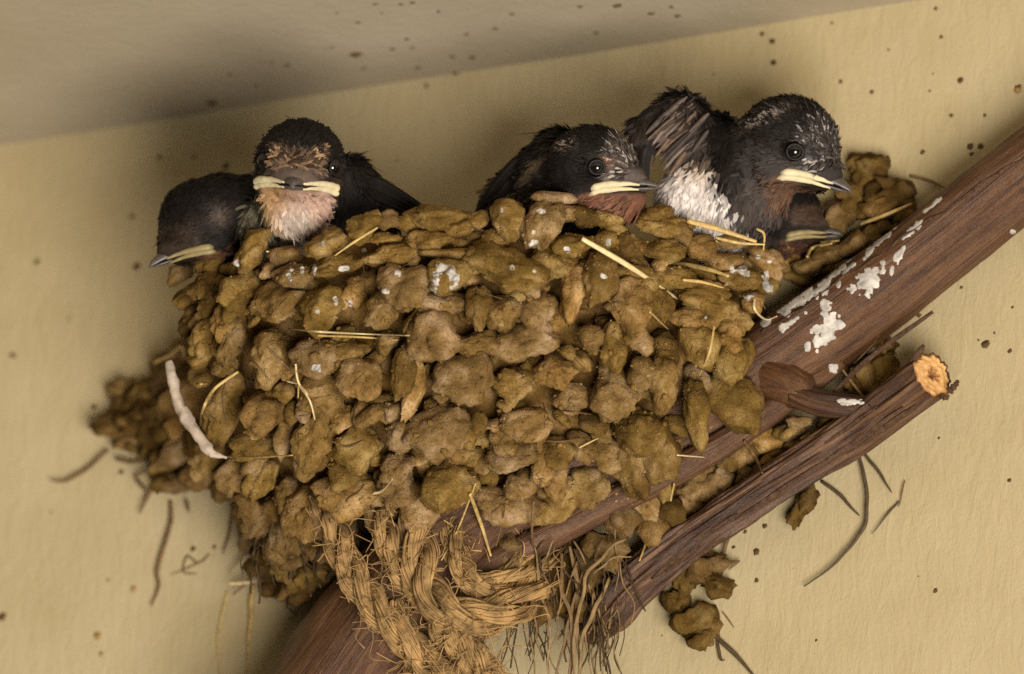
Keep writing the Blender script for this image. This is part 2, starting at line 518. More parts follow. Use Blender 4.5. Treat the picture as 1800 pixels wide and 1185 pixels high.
# sawn face with rings, a dark pith hollow and a rough rim
nr, ns = 14, len(ring)
cc = ring.mean(0)
fv, fc = [], []
for i in range(nr + 1):
    t = i / nr
    for j in range(ns):
        p = cc + (ring[j] - cc) * t * 0.985
        dep = 0.0
        hole = 0.20 + 0.05 * math.sin(3 * j / ns * 6.28) + 0.05 * math.sin(7 * j / ns * 6.28 + 1)
        tt = t
        if tt < hole: dep = -9 * (1 - (tt / hole) ** 2)
        elif tt > 0.9: dep = -3
        p = p + CUTN * (dep + 1.6 * math.sin(t * 24) * 0.6 + 1.5 * noise(np.array([[p[0] * .12, p[1] * .12, p[2] * .12]]), 4)[0])
        fv.append(p)
        n1 = 0.5 + 0.5 * noise(np.array([[p[0] * .06, p[1] * .06, 3.0]]), 9)[0]
        col = np.array([0.66, 0.40, 0.16]) * (0.85 + 0.25 * n1)
        if tt < hole: col = np.array([0.20, 0.085, 0.028])
        elif tt < hole + 0.14: col = np.array([0.42, 0.20, 0.065])
        elif tt > 0.9: col = np.array([0.40, 0.19, 0.06])
        fc.append(col)
ff = [[i * ns + j, i * ns + (j + 1) % ns, (i + 1) * ns + (j + 1) % ns, (i + 1) * ns + j] for i in range(nr) for j in range(ns)]
face_ob = mk('cut_face', np.array(fv), ff, CUT, cut, np.array(fc))
# torn bark tags round the sawn end
for pts, w in (([(1596, 650, -45), (1610, 628, -30), (1624, 606, -26)], 9), ([(1668, 688, -28), (1680, 676, -20), (1684, 668, -18)], 7), ([(1655, 696, -30), (1664, 700, -26), (1668, 694, -24)], 6)):
    path = catmull([V(*p) for p in pts], 14)
    v, f = tube(path, w * np.linspace(1, 0.45, 14) * (1 + 0.25 * np.sin(np.arange(14) * 1.9)), 7, 0.6)
    mk('bark_flake', v, f, BARK_BIT, bark_ob)
# long fibrous bark strips along the thin branch
for k in range(44):
    t0 = random.uniform(0.05, 0.8); t1 = t0 + random.uniform(0.08, 0.2)
    ids = np.linspace(t0 * 319, min(t1, 0.97) * 319, 16).astype(int)
    T, N, B = frames(cpath)
    ang = random.uniform(0, 6.28)
    off = np.array([nrm(N[i] * math.cos(ang) + B[i] * math.sin(ang)) * crad[i] * 1.0 for i in ids])
    path = cpath[ids] + off
    v, f = tube(path, random.uniform(1.5, 5) * (0.3 + np.sin(np.linspace(0.1, 3.0, 16))), 6, 0.7)
    mk('bark_strip', v, f, BARK_BIT, bark_ob)

# ------------------------------------------------------------------ nest
nest = root('swallow_nest', V(820, 900, -250), 'cup shaped mud pellet nest holding five chicks against the yellow wall', 'nest')
NC = np.array(V(810, 600, -420))
def nest_d(x, y):
    a = 530.0 if x < 810 else 640.0
    q = 1 - ((x - 810) / a) ** 2 - ((y - 600) / 420.0) ** 2
    return -420 + 480 * math.sqrt(max(q, 0.015))
def limb_front(x, y):
    p = V(x, y, 0)[:2]
    dd = np.linalg.norm(limb_path[:, :2] - p, axis=1)
    i = dd.argmin()
    if dd[i] > limb_rad[i] * 1.05: return -1e9
    return limb_path[i, 2] + math.sqrt(max(limb_rad[i] ** 2 - dd[i] ** 2, 0))
def surf_d(x, y):
    return max(nest_d(x, y), limb_front(x, y) + 6)
def surf_n(x, y):
    h = 12.0
    gx = (nest_d(x + h, y) - nest_d(x - h, y)) / (2 * h); gy = (nest_d(x, y - h) - nest_d(x, y + h)) / (2 * h)
    return nrm(np.array([-gx, -gy, 1.0]))

ZV = np.array([0.0, math.cos(TH), -math.sin(TH)])       # the vertical, in view axes
rim_c = V(800, 386, -30) @ ZV
def sdf_cup(P):
    q = P - NC
    ax = np.where(q[:, 0] < 0, 530.0, 640.0)
    def ell(sh):
        r = np.stack([ax - sh, np.full(len(P), 420.0 - sh), np.full(len(P), 480.0 - sh)], 1)
        k0 = np.linalg.norm(q / r, axis=1); k1 = np.linalg.norm(q / r ** 2, axis=1)
        return k0 * (k0 - 1) / (k1 + 1e-9)
    nn = 10 * noise(P / 45.0, 2) + 6 * noise(P / 18.0, 3)
    out = ell(72) + nn
    inn = ell(138) + nn
    rim = P @ ZV - rim_c + nn
    d = np.maximum(out, rim)
    d = np.maximum(d, -np.maximum(inn, -(P @ ZV - (rim_c - 330))))
    # keep it in front of the wall
    wn = np.array([-math.sin(PS), math.cos(PS) * math.sin(TH), math.cos(PS) * math.cos(TH)])
    wc = V(800, 650, WDIST) @ wn
    return np.maximum(d, -(P @ wn - wc - 4))
v, f = surfnet(sdf_cup, [-640, -460, -900], [640, 260, 80], 11)
CUP_S = []
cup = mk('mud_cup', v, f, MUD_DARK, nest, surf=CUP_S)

# unit sphere shared by the lumps
bm = bmesh.new(); bmesh.ops.create_icosphere(bm, subdivisions=4, radius=1.0)
ICO4 = (np.array([q.co[:] for q in bm.verts]), [[q.index for q in fc.verts] for fc in bm.faces]); bm.free()
bm = bmesh.new(); bmesh.ops.create_icosphere(bm, subdivisions=3, radius=1.0)
ICO3 = (np.array([q.co[:] for q in bm.verts]), [[q.index for q in fc.verts] for fc in bm.faces]); bm.free()
bm = bmesh.new(); bmesh.ops.create_icosphere(bm, subdivisions=2, radius=1.0)
ICO2 = (np.array([q.co[:] for q in bm.verts]), [[q.index for q in fc.verts] for fc in bm.faces]); bm.free()

def basis_from(n):
    n = nrm(n)
    x = nrm(np.array([1.0, 0, 0]) - n * n[0])
    return np.stack([x, np.cross(n, x), n])           # rows: local x, y(up), z(out)

PN = [0]
def pellet(x, y, w, h, rot=0.0, d=None, tilt=None, lift=0.0, m=MUD, name='mud_pellet', parent=None, rough=1.0, ico=None, thick=None, normal=None, surf=None):
    PN[0] += 1
    s = PN[0] * 3.71
    dirs, faces = ico or (ICO4 if w * h > 2400 else ICO3)
    q = dirs
    nl = random.choice((2, 3, 3, 4, 4))
    a0 = random.uniform(0, 6.28)
    rs = []
    for k in range(nl):
        an = a0 + 6.28 * k / nl + random.uniform(-0.5, 0.5); ra = random.uniform(0.25, 0.52)
        c_ = np.array([math.cos(an) * ra, math.sin(an) * ra, random.uniform(-0.1, 0.3)])
        rho = random.uniform(0.56, 0.78)
        cd = q @ c_
        rs.append(cd + np.sqrt(np.maximum(cd * cd - c_ @ c_ + rho * rho, 0.02)))
    rs.append(np.full(len(q), 0.62))
    kk = 14.0
    r = np.log(np.sum(np.exp(kk * np.array(rs)), 0)) / kk
    r = r * (1 + rough * (0.18 * noise(q * 1.4 + s, 1) + 0.12 * noise(q * 3.0 + s, 2) + 0.085 * noise(q * 6.0 + s, 3) + 0.055 * noise(q * 12 + s, 4)))
    r = r - rough * 0.05 * np.maximum(0, 0.2 - np.abs(noise(q * 1.9 + s, 6))) / 0.2
    v = q * r[:, None]
    t = thick if thick is not None else (0.62 + random.uniform(-0.08, 0.14)) * min(w, h) + 6
    v = v * np.array([w * 0.565, h * 0.565, t * 1.15])
    # lower end hangs proud and narrows a little
    lo = np.clip(-v[:, 1] / (h * 0.5), -1, 1)
    v[:, 2] += 0.26 * t * lo
    v[:, 0] *= 1 - 0.20 * np.clip(lo, 0, 1)
    a = -math.radians(rot)
    c_, s_ = math.cos(a), math.sin(a)
    v = np.stack([v[:, 0] * c_ - v[:, 1] * s_, v[:, 0] * s_ + v[:, 1] * c_, v[:, 2]], 1)
    tl = math.radians(tilt if tilt is not None else random.uniform(2, 20))
    v = np.stack([v[:, 0], v[:, 1] * math.cos(tl) - v[:, 2] * -math.sin(tl) * 0, v[:, 2] - v[:, 1] * math.sin(tl)], 1)
    n = normal if normal is not None else nrm(surf_n(x, y) * np.array([0.55, 0.30, 0.55]) + np.array([0, -0.06, 0.45]))
    v = v @ basis_from(n)
    dd = (surf_d(x, y) if d is None else d) + lift
    c = V(x, y, dd)
    return mk(name, v + c, faces, m, parent or nest, surf=SURF if surf is None else surf)

PEL = [
 # x, y, w, h, rot, lift
 (376,459,76,44,-30,4),(444,446,74,46,-48,10),(360,506,50,56,0,4),(322,482,44,40,-20,-4),(335,525,36,46,0,-10),
 (581,428,70,50,-18,12),(637,400,66,48,-18,12),(556,443,32,22,0,8),(521,484,82,44,-4,8),(589,470,84,40,-8,14),(503,452,64,34,0,-12),
 (424,522,60,74,8,6),(490,538,100,68,-10,8),(566,541,74,74,0,10),(622,522,44,62,10,0),(398,560,46,66,0,0),(345,562,48,62,0,-26),
 (681,387,48,42,0,10),(716,393,38,30,-20,4),(768,385,96,44,0,10),(806,400,56,32,-10,4),(840,387,48,28,-22,4),(889,394,72,70,5,12),
 (950,402,56,98,22,16),(970,350,78,30,4,14),(1003,377,70,36,-4,6),(677,419,52,22,4,4),(748,421,84,42,0,2),(802,424,42,28,0,0),
 (690,445,92,40,-4,2),(786,445,92,24,-4,8),(827,452,24,36,5,16),(870,421,62,36,0,2),(897,470,112,74,14,14),(937,490,52,56,0,12),
 (976,460,64,56,10,4),(1003,431,60,46,-10,10),(706,503,84,80,16,16),(674,546,84,54,-34,14),(784,489,82,60,-4,16),(827,476,48,30,-26,12),
 (780,535,92,42,0,2),(842,540,40,82,0,8),(731,556,34,74,30,0),(914,523,54,26,0,2),(884,556,66,64,0,4),(948,541,66,64,0,0),(1003,514,44,92,14,14),
 (1072,394,68,36,14,8),(1157,374,66,42,-16,12),(1030,383,48,40,0,4),(1160,402,84,46,0,-8),(1064,430,52,42,0,6),(1106,434,54,54,-8,12),
 (1165,438,74,42,0,0),(1236,437,78,54,10,8),(1050,490,56,94,24,16),(1120,486,84,60,0,0),(1183,486,94,40,4,2),(1105,531,78,86,0,6),(1152,532,42,64,-10,-6),
 (1240,529,92,56,8,8),(1300,486,78,54,6,12),(1352,464,74,50,20,8),(1372,439,74,60,0,-4),(1320,529,52,36,0,10),(1226,560,90,44,-6,2),(1286,556,58,58,-10,8),(1400,492,60,34,10,0),(1192,408,50,36,0,4),(1282,424,60,34,12,2),(1330,440,56,36,10,4),(1268,462,60,36,0,0),(1340,500,46,36,0,4),
 (364,600,44,64,0,-6),(412,597,40,70,8,-4),(476,628,76,98,0,8),(352,664,54,42,0,-10),(390,726,66,106,6,0),(461,728,66,74,4,12),(500,689,34,38,0,2),
 (560,638,84,56,-6,12),(562,700,76,64,0,4),(514,722,38,46,0,0),(506,766,26,80,4,4),(549,772,66,114,10,12),(636,668,76,76,-8,14),(648,736,54,34,-20,8),
 (600,732,60,46,0,-12),(630,786,82,56,-8,10),(448,786,104,40,0,-14),(601,616,84,36,0,-4),
 (762,598,98,82,0,14),(836,606,78,44,0,6),(918,600,112,56,-4,6),(708,652,42,88,6,8),(726,686,32,110,24,2),(820,668,98,90,-4,16),(776,692,28,28,0,-8),
 (902,678,72,60,0,-14),(976,657,64,52,0,12),(1000,702,62,44,0,4),(690,722,48,32,0,-2),(772,758,102,76,-16,12),(831,754,36,62,20,14),(716,768,52,64,10,0),
 (926,744,108,56,-22,12),(886,768,58,50,0,4),(900,796,96,52,0,8),(980,794,64,46,0,2),(842,806,56,34,0,-4),
 (1037,596,44,54,0,8),(1076,612,48,84,16,16),(1122,596,44,54,0,0),(1128,656,54,58,6,14),(1078,698,82,76,-8,14),(1164,678,64,88,20,8),(1168,618,64,56,0,-12),
 (1226,608,62,72,0,10),(1280,590,58,52,0,8),(1285,632,68,88,30,16),(1221,722,54,98,0,16),(1284,708,82,86,-6,18),(1045,744,60,36,10,8),
 (1122,760,76,66,-10,10),(1152,792,74,96,10,14),(1108,832,66,84,0,12),(1126,880,52,66,0,10),(1166,846,30,74,8,10),(1060,796,84,52,0,-6),
 (420,838,62,64,10,-2),(457,848,44,64,14,0),(545,900,82,76,0,14),(610,870,92,58,-6,10),(600,838,54,44,0,4),(490,892,44,34,0,0),(372,806,70,50,0,-14),
 (790,850,98,78,-4,14),(733,892,72,68,8,14),(698,858,64,54,20,4),(698,818,64,44,-32,8),(886,886,108,52,0,14),(912,856,54,56,0,12),(952,822,38,66,26,6),
 (978,845,46,58,16,6),(850,816,54,32,0,0),(975,890,100,46,-24,4),(1034,862,84,50,-10,-4),(1004,966,60,48,0,-20),
]
for x, y, w, h, ro, li in PEL:
    jx, jy = random.uniform(-2, 2), random.uniform(-2, 2)
    pellet(x + jx, y + jy, w * 1.0, h * 1.0, ro + random.uniform(-6, 6), lift=1.9 * li - 12 + random.uniform(-8, 8))
# smaller pellets packed in the gaps behind the proud ones
POLY = [(345, 470), (350, 600), (345, 760), (400, 850), (480, 915), (600, 920), (740, 915), (860, 905), (1000, 890), (1110, 890), (1180, 800), (1300, 735), (1312, 560), (1390, 480), (1385, 440), (1280, 425), (1150, 385), (960, 365), (800, 390), (660, 405), (560, 450), (440, 455)]
def inside(x, y):
    c = False; n = len(POLY); j = n - 1
    for i in range(n):
        xi, yi = POLY[i]; xj, yj = POLY[j]
        if (yi > y) != (yj > y) and x < (xj - xi) * (y - yi) / (yj - yi) + xi: c = not c
        j = i
    return c
fill = []
tries = 0
while len(fill) < 75 and tries < 20000:
    tries += 1
    x, y = random.uniform(335, 1400), random.uniform(350, 930)
    if not inside(x, y): continue
    if any(((x - q[0]) / (q[2] * 0.36)) ** 2 + ((y - q[1]) / (q[3] * 0.36)) ** 2 < 1 for q in PEL): continue
    if any((x - a) ** 2 + (y - b) ** 2 < 26 ** 2 for a, b in fill): continue
    fill.append((x, y))
    pellet(x, y, random.uniform(34, 62), random.uniform(30, 54), random.uniform(-40, 40), lift=-46, ico=ICO3)
small = 0
while small < 45:
    x, y = random.uniform(345, 1330), random.uniform(380, 900)
    if not inside(x, y): continue
    small += 1
    pellet(x, y, random.uniform(20, 34), random.uniform(18, 32), random.uniform(-60, 60), lift=random.uniform(-30, -6), ico=ICO3)
# mud daubed on the wall round the cup: left flank, below, right shoulder
DAUB = [(340,700,90,90,0,90),(285,760,90,76,0,40),(362,772,90,80,0,110),(232,772,60,50,-20,12),(300,640,60,54,-20,40),(400,818,80,70,0,120),(330,740,70,70,0,80),(270,735,80,70,-20,30),(375,640,60,60,0,120),
 (450,925,70,60,0,90),(500,985,60,60,0,90),(560,940,80,60,0,110),(530,1030,60,40,10,70),(590,985,60,60,0,100),(470,955,50,60,0,70),
 (1335,742,50,40,0,70),(1300,772,50,40,0,70),(1200,892,60,50,0,70),(1175,868,50,44,0,80),(1262,790,44,40,0,70),(1385,762,50,40,0,60),(1432,772,44,36,0,60),(1352,822,56,46,0,50),(1230,830,50,44,0,70),(1150,935,60,50,0,80),(1180,955,50,44,0,60),(1310,800,44,40,0,60),(1400,790,44,36,0,50),(1250,860,50,44,0,60),(1210,935,44,40,0,50),(1470,745,50,40,0,40),
 (300,672,80,60,-30,40),(250,700,90,70,-35,20),(205,742,70,60,-30,10),(215,690,50,40,-30,8),(300,720,70,60,0,60),(320,620,50,50,-20,60),
 (330,790,90,70,10,70),(290,818,70,60,0,30),(352,842,80,60,10,80),(310,850,60,46,0,40),(262,790,40,40,0,10),(400,866,70,50,0,90),(440,892,66,54,10,110),
 (1528,300,70,70,30,14),(1570,340,66,64,40,14),(1500,350,60,60,0,22),(1540,372,80,50,-10,20),(1480,385,60,50,0,30),(1590,375,40,44,40,10),(1505,290,36,40,0,8),(1462,446,64,40,-10,50),(1505,432,60,44,-20,40),(1548,415,60,40,-30,30),(1585,405,50,36,-30,20),(1475,478,56,40,0,40),(1530,450,50,40,-30,20),(1425,466,56,36,0,60),
 (1548,650,56,90,14,14),(1508,668,40,60,20,20),(1560,610,30,30,0,10),(1345,770,88,56,10,60),(1404,741,38,30,10,90),(1292,806,44,64,10,60),(1268,842,42,54,-10,60),(1222,858,64,54,0,70),(1310,840,50,40,0,40),(1370,800,56,44,0,40),(1240,820,40,34,0,60),
 (1418,880,36,60,10,12),(1402,905,34,56,8,8),(1240,1000,92,60,-8,20),(1265,1030,70,50,20,12),(1205,1020,50,60,0,20),(1222,1096,62,70,10,10),(1235,1122,54,44,0,8),(1195,1060,36,60,-30,8),
 (500,930,70,60,0,90),(540,965,70,60,10,90),(485,965,40,70,10,70),(520,1005,70,50,0,70),(555,1020,50,40,0,90),(478,1000,34,40,0,60),(600,945,60,50,0,80)]
for x, y, w, h, ro, up in DAUB:
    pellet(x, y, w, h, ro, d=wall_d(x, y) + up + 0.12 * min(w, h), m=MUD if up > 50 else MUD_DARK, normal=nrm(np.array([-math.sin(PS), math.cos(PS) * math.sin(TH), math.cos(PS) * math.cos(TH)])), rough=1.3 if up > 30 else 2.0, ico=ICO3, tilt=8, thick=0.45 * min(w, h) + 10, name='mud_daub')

NEST_T = bvh(SURF + CUP_S + LIMB_S)
LIMB_T = bvh(LIMB_S)

# crumbs of grit and dried mud caught all over the front: past counting
bm = bmesh.new(); bmesh.ops.create_icosphere(bm, subdivisions=1, radius=1.0)
ICO1 = (np.array([q.co[:] for q in bm.verts]), [[q.index for q in fc.verts] for fc in bm.faces]); bm.free()
parts = []
for k in range(2600):
    x, y = random.uniform(330, 1330), random.uniform(360, 930)
    if not inside(x, y): continue
    p, n_ = hit(NEST_T, x, y)
    if p is None or p[2] < surf_d(x, y) - 75: continue
    sz = random.uniform(1.2, 2.6) if random.random() < 0.93 else random.uniform(2.6, 5.5)
    rr = 1 + 0.45 * noise(ICO1[0] * 1.6 + k * 1.37, 1)
    parts.append((p + n_ * sz * 0.1 + ICO1[0] * rr[:, None] * sz * np.array([random.uniform(0.8, 1.5), random.uniform(0.8, 1.3), 0.8]), ICO1[1]))
v, f = join(parts)
mk('mud_crumbs', v, f, MUD, nest, kind='stuff')
# ragged mud going down to the limb under the left of the cup
for k in range(46):
    t = random.random()
    x = 440 + 170 * random.random(); y = 885 + 150 * t
    if x < 440 + 70 * t: continue
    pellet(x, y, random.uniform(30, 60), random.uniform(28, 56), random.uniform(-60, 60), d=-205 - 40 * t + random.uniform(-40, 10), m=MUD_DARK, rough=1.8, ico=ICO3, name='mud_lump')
# crumbly debris low on the left flank and under the cup
for k in range(70):
    if k % 2: x, y = random.uniform(430, 620), random.uniform(890, 1040)
    else:
        x = random.uniform(200, 400); y = 640 + (400 - x) * 0.35 + random.uniform(0, 190)
    if x < 280 and y > 800: continue
    if y > 1000 and x > 590: continue
    pellet(x, y, random.uniform(22, 46), random.uniform(20, 40), random.uniform(-60, 60), d=wall_d(x, y) + random.uniform(50, 130) * (0.6 if x < 300 else 1.0), m=MUD_DARK, rough=1.6, ico=ICO2, name='mud_lump')

# ------------------------------------------------------------------ droppings
def splat(tree, x, y, w, h, parent, rot=0.0, th=2.4, m=LIME, name='dropping'):
    PN[0] += 1; sd = PN[0] * 2.9
    a = math.radians(rot); ca, sa = math.cos(a), math.sin(a)
    g = max(1.1, min(w, h) / 22.0)
    ex = 0.75 * max(w, h) + 4
    k = int(2 * ex / g) + 1
    ii = (np.arange(k) - k / 2) * g
    X, Y = np.meshgrid(ii, ii, indexing='ij')
    lx, ly = X * ca + Y * sa, -X * sa + Y * ca
    q = np.stack([X / 9 + sd, Y / 9, np.full_like(X, sd)], -1); q2 = np.stack([X / 4.6 + sd, Y / 4.6, np.full_like(X, sd + 3)], -1)
    mk_ = 1 - np.sqrt((lx / (w * 0.5)) ** 2 + (ly / (h * 0.5)) ** 2) + 0.70 * noise(q, 1) + 0.36 * noise(q2, 2)
    idx = {}; vv = []; ff = []
    def vid(i, j):
        if (i, j) in idx: return idx[(i, j)]
        p, nn = hit(tree, x + X[i, j], y + Y[i, j])
        if p is None: idx[(i, j)] = -1; return -1
        e = float(np.clip(mk_[i, j] * 3.0, -0.5, 1.0))
        vv.append(p + nn * (0.3 + th * e)); idx[(i, j)] = len(vv) - 1
        return idx[(i, j)]
    for i in range(k - 1):
        for j in range(k - 1):
            if max(mk_[i, j], mk_[i + 1, j], mk_[i, j + 1], mk_[i + 1, j + 1]) > 0:
                c = [vid(i, j), vid(i + 1, j), vid(i + 1, j + 1), vid(i, j + 1)]
                if min(c) < 0: continue
                dd = [vv[t][2] for t in c]
                if max(dd) - min(dd) > 9: continue
                ff.append(c[::-1])
    if len(ff) < 2: return
    mk(name, np.array(vv), ff, m, parent)
for a in [(766,492,11,40,8),(773,474,12,18,0),(781,470,10,14,0),(796,488,15,38,-6),(789,477,10,12,0),(417,462,8,14,15),(531,472,8,11,0),(508,488,9,13,0),(513,473,5,6,0),(553,472,6,17,0),(606,473,17,10,-20),
          (590,530,8,15,-10),(615,533,6,14,-10),(561,548,11,9,0),(700,480,9,10,0),(677,513,10,8,0),(955,371,13,8,0),(936,427,20,8,-20),(938,408,8,11,10),(996,437,18,9,20),(882,370,9,11,15),(900,470,7,7,0),(940,477,9,8,20),
          (1068,425,8,11,0),(1063,487,14,8,20),(558,646,15,14,0),(1298,474,28,13,0),(1312,480,14,9,0),(1346,494,16,20,0),(1352,506,14,12,0),(1316,521,22,9,-10),(1332,452,7,7,0),(1240,558,6,6,0),(1352,460,10,6,0),(640,440,7,5,0),(568,428,5,9,0)]:
    splat(NEST_T, a[0], a[1], a[2], a[3], nest, a[4], 1.0)
LD = [(1450,536,20,18,0),(1462,560,26,34,20),(1454,585,36,26,20),(1445,600,30,16,0),(1437,616,8,14,0),(1420,612,8,14,0),(1465,646,17,14,0),(1472,572,18,12,0),(1526,492,36,40,20),(1500,508,16,12,0),(1526,518,10,10,0),
      (1345,568,16,14,0),(1376,574,20,14,0),(1400,560,26,6,-35),(1412,508,26,40,20),(1398,528,34,22,-30),(1380,548,20,16,0),(1448,505,34,20,-55),(1470,480,46,9,-42),(1500,447,66,8,-42),(1530,440,30,9,-50),(1557,415,46,7,-42),
      (1582,446,10,34,24),(1568,474,8,22,20),(1552,470,8,16,0),(1605,402,36,9,-42),(1640,360,30,5,-40),(1780,408,7,7,0),(1430,488,40,7,-40),(1490,474,30,7,-45),(1475,500,9,9,0)]
for a in LD:
    splat(LIMB_T, a[0], a[1], a[2], a[3], limb, a[4], 0.6)
for a in [(1490,706,40,9,5)]:
    splat(LIMB_T, a[0], a[1], a[2], a[3], limb, a[4], 1.0)

# ------------------------------------------------------------------ straws, roots and fibres
def strand(pts, w, m, name='straw', parent=None, flat=0.5, lift=4.0, taper=(0.8, 0.5), d=None, seg=7, wob=0.0, tree=None):
    P = []
    for q in pts:
        if len(q) == 3: P.append(V(*q)); continue
        if d is not None: P.append(V(q[0], q[1], d)); continue
        h, _ = hit(tree or NEST_T, q[0], q[1])
        dd = h[2] if h is not None else wall_d(q[0], q[1]) + 40
        dd = max(dd, wall_d(q[0], q[1]) + 6)
        P.append(V(q[0], q[1], dd + lift))
    n = max(12, 8 * len(P))
    path = catmull(P, n)
    if all(len(q) == 2 for q in pts) and d is None:
        up = [0.0]
        for q in path:
            px, py = q[0] * D / (D - q[2]) + 900, 592.5 - q[1] * D / (D - q[2])
            h, _ = hit(tree or NEST_T, px, py)
            if h is not None: up.append(h[2] + 1.0 - q[2])
        path = path + np.array([0, 0, min(max(up), 45) * 0.9])
    if wob: path = path + wob * np.stack([noise(path / 30 + 7, 3), noise(path / 30 + 9, 4), noise(path / 30, 5)], 1)
    t = np.linspace(0, 1, n)
    rad = 0.5 * w * (taper[0] + (1 - taper[0]) * np.minimum(1, t * 4)) * (1 - (1 - taper[1]) * np.clip((t - 0.5) * 2, 0, 1))
    v, f = tube(path, rad, seg, flat)
    return mk(name, v, f, m, parent or nest)
ST = [
 ([(1023,420),(1105,468),(1190,525)], 10, STRAW_PALE, 12), ([(1138,468),(1200,466),(1245,474),(1280,486)], 10, STRAW, 10), ([(1200,492),(1235,496),(1272,506)], 6, STRAW, 6),
 ([(1208,388,-92),(1260,402,-88),(1330,425,-84)], 11, STRAW, 8), ([(1258,418,-84),(1300,427,-80),(1345,430,-84)], 6, STRAW, 5), ([(1258,424),(1285,440),(1305,452)], 5, STRAW, 4), ([(1330,402,-100),(1343,412,-96),(1342,440,-90)], 5, STRAW, 5),
 ([(470,443),(510,428),(545,418)], 4.5, STRAW_PALE, 6), ([(664,400),(625,424),(588,450)], 5, STRAW, 6), ([(508,578),(560,583),(640,587),(720,590)], 4, STRAW_PALE, 5), ([(560,590),(640,593),(700,598)], 4, STRAW, 4),
 ([(396,803),(450,803),(515,800)], 6, STRAW, 14), ([(270,638),(300,624),(318,610),(326,630)], 6, STRAW, 20), ([(420,653),(378,684),(358,720),(354,750)], 6, STRAW, 10),
 ([(520,640),(525,672),(545,705),(554,738)], 4.5, STRAW_PALE, 8), ([(504,670),(525,675)], 4, STRAW_PALE, 8), ([(527,676),(538,690),(544,706)], 3.5, STRAW_PALE, 8), ([(525,675),(524,700)], 3.5, STRAW, 8),
 ([(1255,572),(1246,620),(1228,662)], 4.5, STRAW, 6), ([(826,868),(846,922),(863,978)], 8, STRAW, 14), ([(836,850),(805,930),(776,985)], 3.5, STRAW, 12), ([(780,914),(828,946)], 4, STRAW, 8), ([(788,962),(806,990),(840,1022)], 4.5, STRAW_PALE, 8),
 ([(1018,787),(1052,770)], 3.5, STRAW, 5), ([(1142,548),(1178,582)], 5, STRAW, 6), ([(1130,918),(1136,950),(1124,986)], 6, STRAW, 12), ([(1326,525),(1327,545),(1346,562),(1366,556)], 4.5, STRAW_PALE, 6), ([(1345,545),(1338,532)], 3, STRAW_PALE, 6),
 ([(1308,775),(1326,800),(1340,832)], 8, STRAW_DARK, 4), ([(1410,431),(1440,427),(1475,423)], 5, STRAW, 8), ([(1512,394),(1560,376),(1602,358)], 7, STRAW, 12), ([(1418,452),(1428,436),(1462,428)], 6, STRAW, 8),
 ([(1480,650),(1510,690),(1535,722)], 5, STRAW_DARK, 4), ([(1500,640),(1530,610),(1545,590)], 3, STRAW_DARK, 4), ([(1190,800),(1240,804)], 3, STRAW_PALE, 6), ([(1185,850),(1178,890),(1186,920)], 4, STRAW, 6),
 ([(640,775),(610,785),(570,770)], 4, STRAW_DARK, 4), ([(655,868),(672,862),(690,842)], 5, STRAW_PALE, 6), ([(470,610),(500,640),(520,660)], 3, STRAW_DARK, 5), ([(420,610),(450,640),(475,670)], 3.5, STRAW_DARK, 5),
 ([(400,660),(392,700),(398,740)], 3, STRAW_DARK, 5), ([(340,680),(352,676),(380,672)], 4, STRAW, 5), ([(985,720),(1010,724),(1040,728)], 4, STRAW_DARK, 5), ([(960,775),(990,776),(1020,770)], 4, STRAW_DARK, 5), ([(1020,945),(1050,952),(1092,930)], 5, STRAW, 10), ([(890,880),(880,930),(872,960)], 3, STRAW_DARK, 8), ([(938,880),(935,940),(940,1000)], 5, STRAW_DARK, 10),
]
for pts, w, m, li in ST:
    strand(pts, w, m, lift=li)
# the pale down-covered curl hanging on the left flank
P = catmull([V(296, 636, -190), V(304, 668, -176), V(312, 705, -160), V(330, 738, -138), V(352, 770, -112), V(372, 796, -96), V(398, 805, -88)], 60)
t = np.linspace(0, 1, 60)
v, f = tube(P, 11 * (0.55 + 0.45 * np.sin(t * 3.0 + 0.15)) * (1 + 0.12 * np.sin(t * 17) + 0.06 * np.sin(t * 41 + 1)) * (1 - 0.6 * np.clip((t - 0.8) * 5, 0, 1)), 12)
v = v + 2.0 * np.stack([noise(v / 11, 1), noise(v / 7, 2), noise(v / 7, 3)], 1)
mk('downy_plume', v, f, PLUME, nest)
